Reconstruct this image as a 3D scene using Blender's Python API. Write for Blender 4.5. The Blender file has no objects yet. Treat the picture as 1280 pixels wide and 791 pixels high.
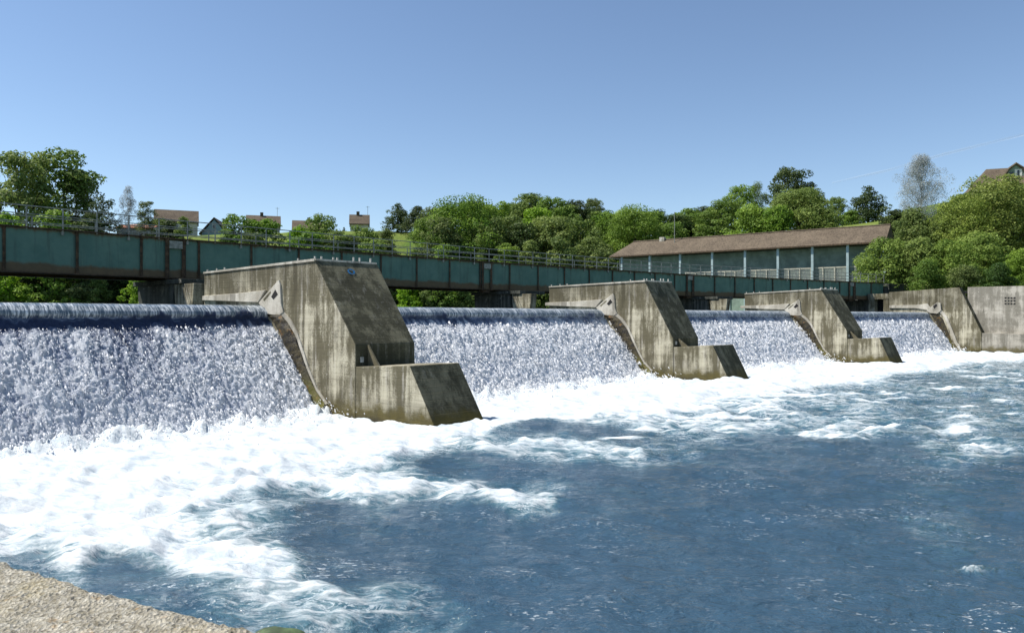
import bpy, bmesh, math, random
import numpy as np
from mathutils import Vector

rng = np.random.default_rng(7)
random.seed(7)
C = bpy.context.scene.collection
F, HOR, EYE = 940.0, 395.5, 4.0            # lens in photo pixels, horizon row, eye height above the tail water
R = math.radians

# ------------------------------------------------------------------ helpers
def ray(px, py, D):
    """world point seen at photo pixel (px,py) at forward distance D"""
    return ((px-640)/F*D, D, EYE-(py-HOR)/F*D)

def link(o, parent=None):
    C.objects.link(o)
    if parent: o.parent = parent
    return o

def tag(o, label=None, cat=None, group=None, kind=None):
    if label: o['label'] = label
    if cat: o['category'] = cat
    if group: o['group'] = group
    if kind: o['kind'] = kind
    return o

def empty(name, loc=(0, 0, 0), rz=0.0, label=None, cat=None, group=None):
    o = bpy.data.objects.new(name, None)
    o.empty_display_size = .3
    C.objects.link(o); o.location = loc; o.rotation_euler = (0, 0, rz)
    return tag(o, label, cat, group)

def mesh_from(name, V, Fc, mat=None, parent=None, smooth=False, attrs=None, uv=None, loc=None):
    me = bpy.data.meshes.new(name)
    V = np.asarray(V, dtype=np.float32)
    if isinstance(Fc, np.ndarray):
        n, k = Fc.shape
        me.vertices.add(len(V)); me.vertices.foreach_set('co', V.ravel())
        me.loops.add(n*k); me.loops.foreach_set('vertex_index', Fc.ravel().astype(np.int32))
        me.polygons.add(n)
        me.polygons.foreach_set('loop_start', np.arange(0, n*k, k, dtype=np.int32))
        me.update(calc_edges=True)
    else:
        me.from_pydata([tuple(map(float, v)) for v in V], [], [tuple(map(int, f)) for f in Fc])
    if smooth:
        me.polygons.foreach_set('use_smooth', np.ones(len(me.polygons), dtype=bool))
    if attrs:
        for k, a in attrs.items():
            at = me.attributes.new(k, 'FLOAT', 'POINT')
            at.data.foreach_set('value', np.asarray(a, dtype=np.float32))
    if uv is not None:
        l = me.uv_layers.new(name='UVMap')
        li = np.empty(len(me.loops), dtype=np.int32); me.loops.foreach_get('vertex_index', li)
        l.data.foreach_set('uv', np.asarray(uv, dtype=np.float32)[li].ravel())
    if mat: me.materials.append(mat)
    me.validate()
    o = bpy.data.objects.new(name, me)
    link(o, parent)
    if loc is not None: o.location = loc
    return o

class MB:
    """collects solids; build() links them as one mesh object"""
    def __init__(s): s.V = []; s.F = []
    def add(s, V, Fc):
        b = len(s.V); s.V += [tuple(v) for v in V]; s.F += [tuple(b+i for i in f) for f in Fc]; return s
    def hexa(s, p):
        return s.add(p, [(0, 3, 2, 1), (4, 5, 6, 7), (0, 1, 5, 4), (1, 2, 6, 5), (2, 3, 7, 6), (3, 0, 4, 7)])
    def box(s, x0, x1, y0, y1, z0, z1):
        return s.hexa([(x0, y0, z0), (x1, y0, z0), (x1, y1, z0), (x0, y1, z0), (x0, y0, z1), (x1, y0, z1), (x1, y1, z1), (x0, y1, z1)])
    def bar(s, a, b, w, h):
        """rectangular bar from a to b, width w (horizontal), height h"""
        a = Vector(a); b = Vector(b); d = (b-a).normalized()
        up = Vector((0, 0, 1)) if abs(d.z) < .95 else Vector((1, 0, 0))
        sd = d.cross(up).normalized(); u = sd.cross(d).normalized()
        sd *= w/2; u *= h/2
        return s.hexa([a-sd-u, b-sd-u, b+sd-u, a+sd-u, a-sd+u, b-sd+u, b+sd+u, a+sd+u])
    def tube(s, pts, rad, n=6):
        pts = [Vector(p) for p in pts]
        if not hasattr(rad, '__len__'): rad = [rad]*len(pts)
        V = []; Fc = []
        for i, p in enumerate(pts):
            d = (pts[min(i+1, len(pts)-1)]-pts[max(i-1, 0)]).normalized()
            up = Vector((0, 0, 1)) if abs(d.z) < .9 else Vector((1, 0, 0))
            a = d.cross(up).normalized(); b = a.cross(d)
            for k in range(n):
                t = 2*math.pi*k/n
                V.append(p+(a*math.cos(t)+b*math.sin(t))*rad[i])
        for i in range(len(pts)-1):
            for k in range(n):
                Fc.append((i*n+k, i*n+(k+1) % n, (i+1)*n+(k+1) % n, (i+1)*n+k))
        Fc.append(tuple(range(n-1, -1, -1))); Fc.append(tuple(range((len(pts)-1)*n, len(pts)*n)))
        return s.add(V, Fc)
    def prism(s, poly, y0, y1, ytop=None):
        """polygon in (x,z) extruded in y; y1 may be a list, one per vertex"""
        n = len(poly)
        ya = y0 if hasattr(y0, '__len__') else [y0]*n
        yb = y1 if hasattr(y1, '__len__') else [y1]*n
        V = [(p[0], ya[i], p[1]) for i, p in enumerate(poly)]+[(p[0], yb[i], p[1]) for i, p in enumerate(poly)]
        Fc = [tuple(range(n)), tuple(range(2*n-1, n-1, -1))]
        for i in range(n):
            j = (i+1) % n
            Fc.append((i, i+n, j+n, j))
        return s.add(V, Fc)
    def build(s, name, mat, parent=None, bevel=0, smooth=False, loc=None, rz=0):
        me = bpy.data.meshes.new(name)
        me.from_pydata([tuple(map(float, v)) for v in s.V], [], s.F)
        bm = bmesh.new(); bm.from_mesh(me)
        bmesh.ops.recalc_face_normals(bm, faces=bm.faces); bm.to_mesh(me); bm.free()
        if smooth:
            for p in me.polygons: p.use_smooth = True
        if mat: me.materials.append(mat)
        o = bpy.data.objects.new(name, me); link(o, parent)
        if loc is not None: o.location = loc
        o.rotation_euler = (0, 0, rz)
        if bevel:
            b = o.modifiers.new('bevel', 'BEVEL'); b.width = bevel; b.segments = 2; b.limit_method = 'ANGLE'
        return o

# numpy value noise
def _h(i, j, s):
    n = (i*374761393+j*668265263+s*1442695041) & 0xffffffff
    n = ((n ^ (n >> 13))*1274126177) & 0xffffffff
    return ((n ^ (n >> 16)) & 0xffff)/65535.0
def vnoise(x, y, s=0):
    xi = np.floor(x).astype(np.int64); yi = np.floor(y).astype(np.int64)
    fx = x-xi; fy = y-yi
    fx = fx*fx*fx*(fx*(fx*6-15)+10); fy = fy*fy*fy*(fy*(fy*6-15)+10)
    a = _h(xi, yi, s); b = _h(xi+1, yi, s); c = _h(xi, yi+1, s); d = _h(xi+1, yi+1, s)
    return (a*(1-fx)+b*fx)*(1-fy)+(c*(1-fx)+d*fx)*fy
def fbm(x, y, s=0, o=4, g=.5):
    t = 0; a = 1; n = 0
    for k in range(o):
        t = t+a*vnoise(x, y, s+k*17); n += a; a *= g
        x, y = x*1.93*.8+y*1.93*.6+3.1, -x*1.93*.6+y*1.93*.8+7.7
    return t/n
def sstep(a, b, x):
    t = np.clip((x-a)/(b-a), 0, 1); return t*t*(3-2*t)

# ------------------------------------------------------------------ material nodes
class NT:
    def __init__(s, name):
        s.m = bpy.data.materials.new(name); s.m.use_nodes = True
        s.t = s.m.node_tree; s.t.nodes.clear()
        s.out = s.t.nodes.new('ShaderNodeOutputMaterial')
    def set(s, sock, v):
        if isinstance(v, bpy.types.NodeSocket): s.t.links.new(v, sock)
        elif isinstance(v, bpy.types.Node): s.t.links.new(v.outputs[0], sock)
        elif v is not None:
            if hasattr(v, '__len__') and len(v) == 3 and sock.type == 'RGBA': v = (*v, 1)
            sock.default_value = v
    def n(s, typ, ins=None, **pr):
        nd = s.t.nodes.new('ShaderNode'+typ)
        for k, v in pr.items(): setattr(nd, k, v)
        for k, v in (ins or {}).items(): s.set(nd.inputs[k], v)
        return nd
    def math(s, op, a, b=None, c=None, clamp=False):
        nd = s.n('Math', operation=op); nd.use_clamp = clamp
        for i, v in enumerate((a, b, c)):
            if v is not None: s.set(nd.inputs[i], v)
        return nd.outputs[0]
    def ss(s, x, a, b, lo=0., hi=1.):
        nd = s.n('MapRange', interpolation_type='SMOOTHSTEP')
        s.set(nd.inputs[0], x); s.set(nd.inputs[1], a); s.set(nd.inputs[2], b); s.set(nd.inputs[3], lo); s.set(nd.inputs[4], hi)
        return nd.outputs[0]
    def mix(s, f, a, b, mode='MIX'):
        nd = s.n('Mix', data_type='RGBA', blend_type=mode)
        s.set(nd.inputs[0], f); s.set(nd.inputs[6], a); s.set(nd.inputs[7], b)
        return nd.outputs[2]
    def noise(s, vec, scale, detail=4, rough=.55, dist=0., out=0):
        nd = s.n('TexNoise', {'Vector': vec, 'Scale': scale, 'Detail': detail, 'Roughness': rough, 'Distortion': dist})
        return nd.outputs[out]
    def obj(s): return s.n('TexCoord').outputs['Object']
    def pos(s): return s.n('NewGeometry').outputs['Position']
    def scl(s, vec, sc, rot=(0, 0, 0)):
        return s.n('Mapping', {'Vector': vec, 'Scale': sc, 'Rotation': rot}).outputs[0]
    def attr(s, name): return s.n('Attribute', attribute_name=name).outputs['Fac']
    def xyz(s, v, i): return s.n('SeparateXYZ', {0: v}).outputs[i]
    def bump(s, h, st, dist, nrm=None):
        nd = s.n('Bump', {'Height': h, 'Strength': st, 'Distance': dist})
        if nrm is not None: s.set(nd.inputs['Normal'], nrm)
        return nd.outputs[0]
    def pbr(s, col, rough=.7, nrm=None, metal=0., spec=.5, ior=None):
        nd = s.n('BsdfPrincipled', {'Base Color': col, 'Roughness': rough, 'Metallic': metal, 'Specular IOR Level': spec})
        if ior: nd.inputs['IOR'].default_value = ior
        if nrm is not None: s.set(nd.inputs['Normal'], nrm)
        return nd.outputs[0]
    def mixs(s, f, a, b):
        nd = s.n('MixShader'); s.set(nd.inputs[0], f); s.set(nd.inputs[1], a); s.set(nd.inputs[2], b)
        return nd.outputs[0]
    def done(s, sh):
        s.t.links.new(sh, s.out.inputs['Surface']); return s.m

def concrete(name, dark, light, streak=1.0, algae=True, boards=True, white=.35, topdark=0., spot=.7):
    n = NT(name); o = n.obj()
    big = n.noise(o, .55, 5, .6)
    st = n.noise(n.scl(o, (2.2, 2.2, .16)), 1.0, 7, .68, .3)
    st2 = n.noise(n.scl(o, (4.6, 4.6, .26)), 1.0, 7, .72, .5)
    fine = n.noise(o, 14, 5, .7)
    f = n.math('ADD', n.math('MULTIPLY', st, .75*streak), n.math('MULTIPLY', big, 1.1-.5*streak))
    f = n.math('ADD', f, n.math('MULTIPLY', n.math('SUBTRACT', fine, .5), .28))
    z = n.xyz(o, 2)
    f = n.ss(f, .455*(1.1-.5*streak+.75*streak), .60*(1.1-.5*streak+.75*streak))
    col = n.mix(f, dark, light)
    # pale lime runs and black weathering runs
    col = n.mix(n.math('MULTIPLY', n.math('MULTIPLY', n.ss(st2, .52, .62), n.ss(n.noise(n.scl(o, (1, 1, .7)), .9, 5, .65, .8), .42, .60)), white), col, (.50, .47, .41))
    st3 = n.noise(n.scl(o, (1.3, 1.3, .10)), 1.0, 6, .7, .2)
    col = n.mix(n.math('MULTIPLY', n.math('MULTIPLY', n.ss(st3, .52, .62), n.ss(n.noise(o, .6, 4, .6, .8), .42, .60)), .65), col, tuple(c*.42 for c in dark))
    if topdark:
        td = n.math('MULTIPLY', n.ss(n.math('ADD', z, n.math('MULTIPLY', st2, 1.6)), 5.3, 6.6), topdark)
        col = n.mix(td, col, tuple(c*.55 for c in dark))
    spots = n.noise(o, 7.5, 3, .5)
    col = n.mix(n.math('MULTIPLY', n.ss(spots, .68, .72), spot), col, (.55, .52, .46))
    col = n.mix(n.math('MULTIPLY', n.ss(fine, .62, .72), .5), col, tuple(c*.5 for c in dark))
    # fine black hairline cracks
    cr = n.noise(o, 1.3, 4, .6, 1.5)
    crk = n.ss(n.math('ABSOLUTE', n.math('SUBTRACT', cr, .5)), .0, .006, 1., 0.)
    col = n.mix(n.math('MULTIPLY', crk, .5), col, tuple(c*.4 for c in dark))
    h = n.math('ADD', n.math('MULTIPLY', fine, .7), n.math('MULTIPLY', big, .3))
    if boards:
        saw = n.math('FRACT', n.math('ADD', n.math('MULTIPLY', z, 4.2), n.math('MULTIPLY', n.noise(o, .4, 2), .15)))
        ln = n.ss(n.math('ABSOLUTE', n.math('SUBTRACT', saw, .5)), 0., .07, 1., 0.)
        rowid = n.n('TexWhiteNoise', {'W': n.math('FLOOR', n.math('MULTIPLY', z, 4.2))}, noise_dimensions='1D').outputs[0]
        col = n.mix(n.math('MULTIPLY', ln, n.ss(n.noise(o, 1.7, 3), .45, .6, 0., .5)), col, tuple(c*.5 for c in dark))
        col = n.mix(n.math('MULTIPLY', rowid, .22), col, tuple(c*.6 for c in dark))
        h = n.math('SUBTRACT', h, n.math('MULTIPLY', ln, .4))
    if algae:
        e = n.math('ADD', z, n.math('MULTIPLY', n.math('SUBTRACT', n.noise(o, 1.6, 5, .7), .5), 1.3))
        col = n.mix(n.ss(e, .35, .85, .95, 0.), col, n.mix(n.noise(o, 2.3, 4, .6), (.020, .020, .008), (.17, .13, .018)))
        e2 = n.math('ADD', z, n.math('MULTIPLY', n.math('SUBTRACT', n.noise(o, 2.1, 4, .6), .5), .7))
        col = n.mix(n.ss(e2, .0, .3, .9, 0.), col, (.016, .015, .010))
        col = n.mix(n.math('MULTIPLY', n.ss(n.math('ADD', z, n.math('MULTIPLY', st, 2.2)), 1.4, 3.4, .45, 0.), 1.0), col, tuple(c*.5 for c in dark))
    return n.done(n.pbr(col, .9, n.bump(h, .5, .03), spec=.2))

def plain(name, col, rough=.6, var=.3, scale=3., spec=.4):
    n = NT(name); o = n.obj()
    f = n.noise(o, scale, 5, .65)
    c = n.mix(n.ss(f, .35, .7), tuple(x*(1-var) for x in col), tuple(min(1, x*(1+var)) for x in col))
    return n.done(n.pbr(c, rough, n.bump(n.noise(o, scale*6, 3), .2, .01), spec=spec))

M = {}
M['conc'] = concrete('weathered concrete', (.125, .111, .070), (.53, .49, .37), .85, topdark=.5, white=.55)
M['conc_end'] = concrete('stained and shade toned concrete', (.064, .060, .036), (.19, .174, .112), .8, white=.20, spot=.12)  # stains plus the shade of the end faces, both in the base colour
M['conc_pale'] = concrete('pale concrete', (.33, .305, .25), (.54, .51, .44), .6, algae=False, boards=False, white=.4)
M['conc_wall'] = concrete('grey wall concrete', (.20, .185, .15), (.42, .39, .33), .7, white=.4)
M['conc_dark'] = concrete('shade darkened concrete', (.045, .050, .042), (.10, .105, .09), 1.0, algae=False, white=.25)  # base colour lowered to carry the shade under the bridge
M['black'] = plain('dark opening', (.012, .012, .012), .9, .2)  # near-black stands for the shade inside holes, openings and the doorway
M['rail'] = plain('grey rail paint', (.26, .27, .24), .5, .35, 5)
M['stub'] = plain('galvanised stub', (.45, .44, .40), .5, .3, 9)
M['blue'] = plain('faded blue paint', (.02, .14, .30), .5, .25, 20)

def mossy():
    n = NT('wet moss'); o = n.obj()
    a = n.noise(o, 4.0, 6, .7); z = n.xyz(o, 2)
    c = n.mix(n.ss(a, .40, .62), (.010, .008, .005), (.055, .042, .014))
    c = n.mix(n.math('MULTIPLY', n.ss(n.math('ADD', z, n.math('MULTIPLY', a, 2.)), 1.2, 3.0, .9, 0.), 1.), c, (.13, .12, .012))
    c = n.mix(n.ss(n.noise(o, 2.2, 4), .60, .68, 0., .6), c, (.22, .11, .02))
    return n.done(n.pbr(c, .6, n.bump(n.noise(o, 12, 5, .7), .9, .06), spec=.4))
M['moss'] = mossy()

def girder_mat():
    n = NT('teal girder paint with rust'); o = n.obj(); z = n.xyz(o, 2)
    a = n.noise(o, .9, 5, .65); s = n.noise(n.scl(o, (2.5, 2.5, .25)), 1, 5, .65)
    teal = n.mix(n.ss(a, .3, .7), (.074, .160, .130), (.116, .215, .172))
    teal = n.mix(n.ss(s, .50, .72, 0., .55), teal, (.05, .075, .058))
    rust = n.mix(n.noise(o, 3, 5, .7), (.055, .034, .017), (.19, .115, .052))
    e = n.math('ADD', z, n.math('ADD', n.math('MULTIPLY', n.math('SUBTRACT', n.noise(o, .7, 4, .6), .5), .55), n.math('MULTIPLY', n.math('SUBTRACT', s, .5), .3)))
    col = n.mix(n.ss(e, 6.42, 6.62, .92, 0.), teal, rust)
    e2 = n.math('ADD', z, n.math('MULTIPLY', n.math('SUBTRACT', s, .5), .5))
    col = n.mix(n.ss(e2, 8.0, 8.18, 0., .85), col, rust)
    return n.done(n.pbr(col, .55, n.bump(n.noise(o, 9, 4), .15, .01), spec=.35))
M['girder'] = girder_mat()
M['rust'] = plain('brown rusted steel', (.080, .050, .026), .75, .5, 4)

def grass_mat():
    n = NT('meadow grass'); p = n.pos()
    a = n.noise(p, .12, 6, .65); b = n.noise(p, 1.3, 4, .7)
    c = n.mix(n.ss(a, .35, .65), (.075, .135, .022), (.15, .185, .04))
    c = n.mix(n.ss(b, .5, .7, 0., .5), c, (.05, .085, .016))
    return n.done(n.pbr(c, .9, n.bump(b, .8, .3), spec=.15))
M['grass'] = grass_mat()

def tile_mat(name, d, l):
    n = NT(name); o = n.obj()
    a = n.noise(o, .5, 6, .65); b = n.noise(n.scl(o, (4, 4, 6)), 1., 3, .6)
    c = n.mix(n.ss(a, .3, .7), d, l)
    c = n.mix(n.ss(b, .42, .62, 0., .6), c, tuple(x*.5 for x in d))
    v = n.n('TexVoronoi', {'Vector': o, 'Scale': 4.5})
    c = n.mix(n.ss(v.outputs[0], .3, .6, 0., .35), c, tuple(x*1.25 for x in l))
    return n.done(n.pbr(c, .85, n.bump(b, .6, .05), spec=.2))
M['tile'] = tile_mat('brown roof tiles', (.072, .056, .040), (.140, .110, .078))
M['tile_dark'] = tile_mat('dark brown roof tiles', (.066, .050, .036), (.14, .11, .078))
M['tile_red'] = tile_mat('terracotta roof tiles', (.25, .10, .05), (.38, .17, .09))
M['render'] = plain('pale house render', (.52, .50, .44), .85, .12, 1.)
M['render_blue'] = plain('blue grey cladding', (.25, .36, .40), .8, .15, 1.)
M['render_grey'] = plain('grey house render', (.30, .29, .26), .85, .15, 1.)
M['hallwall'] = plain('teal grey wall boards', (.21, .275, .225), .8, .22, .8)
M['hallpost'] = plain('pale blue post paint', (.33, .42, .43), .6, .12, 2.)
M['cream'] = plain('cream fence paint', (.40, .385, .31), .7, .15, 2.)
M['mesh'] = plain('grey mesh panel', (.19, .22, .19), .8, .25, 3.)
M['glass'] = plain('dark window pane', (.03, .035, .04), .15, .2, 2., .6)
M['white'] = plain('white window paint', (.72, .70, .66), .6, .08, 2.)

def leaf_mat(name, a, b, hi):
    n = NT(name)
    t = n.attr('tint'); rnd = n.n('ObjectInfo').outputs['Random']
    c = n.mix(t, a, b)
    c = n.mix(n.ss(t, .78, 1.0, 0., .8), c, hi)
    hs = n.n('HueSaturation', {'Color': c, 'Hue': n.math('ADD', .488, n.math('MULTIPLY', rnd, .024)), 'Saturation': n.math('ADD', .85, n.math('MULTIPLY', rnd, .25)), 'Value': n.math('ADD', .98, n.math('MULTIPLY', rnd, .42))}).outputs[0]
    p = n.pbr(hs, .62, spec=.25)
    tr = n.n('BsdfTranslucent', {'Color': hs}).outputs[0]
    return n.done(n.mixs(.42, p, tr))
M['leaf'] = leaf_mat('mid green leaves', (.060, .110, .018), (.155, .225, .040), (.23, .30, .06))
M['leaf_bright'] = leaf_mat('bright green leaves', (.095, .165, .020), (.215, .315, .040), (.28, .38, .065))
M['leaf_yellow'] = leaf_mat('yellow green leaves', (.10, .155, .020), (.245, .315, .045), (.33, .39, .075))
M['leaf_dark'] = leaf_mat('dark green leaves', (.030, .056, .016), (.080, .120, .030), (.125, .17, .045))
M['leaf_olive'] = leaf_mat('olive green leaves', (.070, .115, .024), (.175, .235, .052), (.25, .31, .08))
M['leaf_silver'] = leaf_mat('silver grey leaves', (.20, .225, .22), (.38, .41, .41), (.55, .58, .59))
def bark_mat():
    n = NT('bark'); o = n.obj()
    f = n.noise(n.scl(o, (4, 4, .8)), 1, 5, .7)
    return n.done(n.pbr(n.mix(f, (.02, .016, .011), (.085, .07, .05)), .9, n.bump(f, .6, .05), spec=.2))
M['bark'] = bark_mat()
M['bark_pale'] = plain('pale birch bark', (.50, .49, .46), .8, .35, 3.)

# ------------------------------------------------------------------ camera, sun, sky
cam = bpy.data.cameras.new('camera'); cam.sensor_width = 36; cam.lens = F/1280*36
cam.clip_start = .1; cam.clip_end = 20000
co = bpy.data.objects.new('camera', cam); C.objects.link(co)
co.location = (0, 0, EYE); co.rotation_euler = (R(90), 0, 0)
bpy.context.scene.camera = co

SUN_EL = 54.0; SUN_AZ = math.atan2(-1.0, .04)       # compass-like angle from +Y towards +X
sv = Vector((math.sin(SUN_AZ)*math.cos(R(SUN_EL)), math.cos(SUN_AZ)*math.cos(R(SUN_EL)), math.sin(R(SUN_EL))))
sl = bpy.data.lights.new('sun', 'SUN'); sl.energy = 4.8; sl.angle = R(.53); sl.color = (1, .95, .87)
so = bpy.data.objects.new('sun', sl); C.objects.link(so)
so.rotation_euler = (-sv).to_track_quat('-Z', 'Y').to_euler(); so.location = (-40, 20, 60)

w = bpy.data.worlds.new('World'); bpy.context.scene.world = w; w.use_nodes = True
wt = w.node_tree; wt.nodes.clear()
sky = wt.nodes.new('ShaderNodeTexSky'); sky.sky_type = 'NISHITA'; sky.sun_disc = False
sky.sun_elevation = R(SUN_EL); sky.sun_rotation = SUN_AZ % (2*math.pi)
sky.air_density = 1.0; sky.dust_density = .3; sky.ozone_density = 1.9; sky.altitude = 900
bg = wt.nodes.new('ShaderNodeBackground'); bg.inputs[1].default_value = .098
wo = wt.nodes.new('ShaderNodeOutputWorld')
wt.links.new(sky.outputs[0], bg.inputs[0]); wt.links.new(bg.outputs[0], wo.inputs[0])
vs = bpy.context.scene.view_settings
vs.view_transform = 'Standard'; vs.look = 'None'; vs.exposure = 0.62; vs.gamma = 1; vs.use_curve_mapping = False
cy = bpy.context.scene.cycles
cy.max_bounces = 6; cy.transparent_max_bounces = 4; cy.diffuse_bounces = 4; cy.glossy_bounces = 3

# ------------------------------------------------------------------ weir layout
T = {0: (-24.4, 10.6), 1: (-7.55, 30.2), 2: (8.88, 48.5), 3: (27.6, 65.4), 4: (49.9, 84.5)}
A = {0: 49, 1: 48, 2: 45, 3: 41.5, 4: 39}
def axes(k):
    a = R(A[k]); return np.array((math.sin(a), -math.cos(a))), np.array((math.cos(a), math.sin(a)))
PW = 3.2                                             # pier width
def pier_q(k, px, py):
    d, t = axes(k); r = (px-640)/F; q = (r*T[k][1]-T[k][0])/(d[0]-r*d[1])
    D = T[k][1]+q*d[1]; return q, EYE-(py-HOR)/F*D

# profile of the falling water, q downstream / z
PROF = [(-8.0, 4.47), (-5.4, 4.50), (-4.75, 4.48), (-4.42, 4.38), (-4.20, 4.20), (-4.16, 4.06), (-4.30, 3.94), (-3.92, 3.60), (-3.0, 2.86), (-2.1, 2.06), (-.92, .92), (0.05, -.05), (.55, -.7)]
QS = {0: 1.0, 1: 1.0, 2: .87, 3: .85, 4: .66}
pa = np.array(PROF)

# ------------------------------------------------------------------ river water
FO = [(-150,650,.95),(0,600,1),(200,570,1),(400,535,1),(0,640,1),(100,640,.97),(200,600,.97),(300,570,1),(420,548,1),(520,540,1),(590,536,.9),
(420,575,.72),(500,560,.85),(250,622,.8),(330,603,.65),(213,604,.6),(347,628,.3),(300,640,.45),(250,655,.4),(262,698,.82),(328,714,.62),
(40,708,.25),(147,724,.12),(213,745,.18),(279,760,.28),(361,757,.45),(10,668,.72),(82,697,.4),(98,675,.78),(164,668,.85),(230,672,.8),(269,680,.62),
(311,685,.3),(394,675,.03),(410,642,.0),(398,750,.42),(490,765,.35),(446,783,.36),(553,774,.26),(637,684,0),(460,700,0),(420,720,.06),(340,785,.3),(250,775,.2),(600,730,0),
(564,612,.5),(637,621,.62),(674,629,.42),(490,609,.6),(435,606,.72),(527,634,.12),(600,645,.03),(720,630,.08),(545,585,.1),(509,590,.3),(460,590,.55),(590,575,.12),
(600,560,.38),(656,558,.55),(729,562,.62),(784,567,.5),(830,570,.25),(674,536,.1),(640,545,.2),(748,541,.12),(800,548,.2),(637,590,.05),(748,592,.03),(850,600,.0),
(640,525,.95),(700,517,1),(760,516,.85),(620,500,1),(800,490,1),(800,508,.8),(844,498,.82),(933,480,.9),(1022,472,.85),(1110,458,.95),(1200,449,.85),(1270,446,.6),(1244,458,.35),
(1155,475,.25),(1066,489,.34),(933,506,.44),(866,524,.48),(822,533,.46),(760,528,.36),(1000,529,.42),(1066,538,.42),(1022,498,.36),(955,515,.43),(1155,506,.30),(1200,529,.36),
(1243,506,.3),(1177,555,.32),(1221,557,.46),(1280,520,.3),(1280,545,.25),(844,564,.24),(977,556,.14),(1066,562,.06),(911,575,.14),(1066,590,.03),(900,620,.03),(1120,560,.1),
(700,660,0),(900,680,0),(1100,680,0),(1280,650,0),(700,760,0),(900,770,0),(1200,780,0),(1280,592,0),(1000,640,0),(600,790,.05),(800,790,0),(1400,560,.1),(1400,480,.2),(1165,660,.18),
(520,690,0),(560,665,.0),(700,700,0),(1040,470,.9),(900,492,.7)]
fo = np.array(FO)
def foam_field(x, y):
    px = 640+F*x/y; ly = np.log(np.maximum(EYE*F/y, 5))*430
    cx = fo[:, 0]; cyv = np.log(fo[:, 1]-HOR)*430
    out = np.empty_like(x)
    for i in range(0, len(x), 40000):
        d2 = (px[i:i+40000, None]-cx)**2+((ly[i:i+40000, None]-cyv)*1.25)**2+60
        wt_ = d2**-2.0
        out[i:i+40000] = (wt_*fo[:, 2]).sum(1)/wt_.sum(1)
    return out

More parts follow.
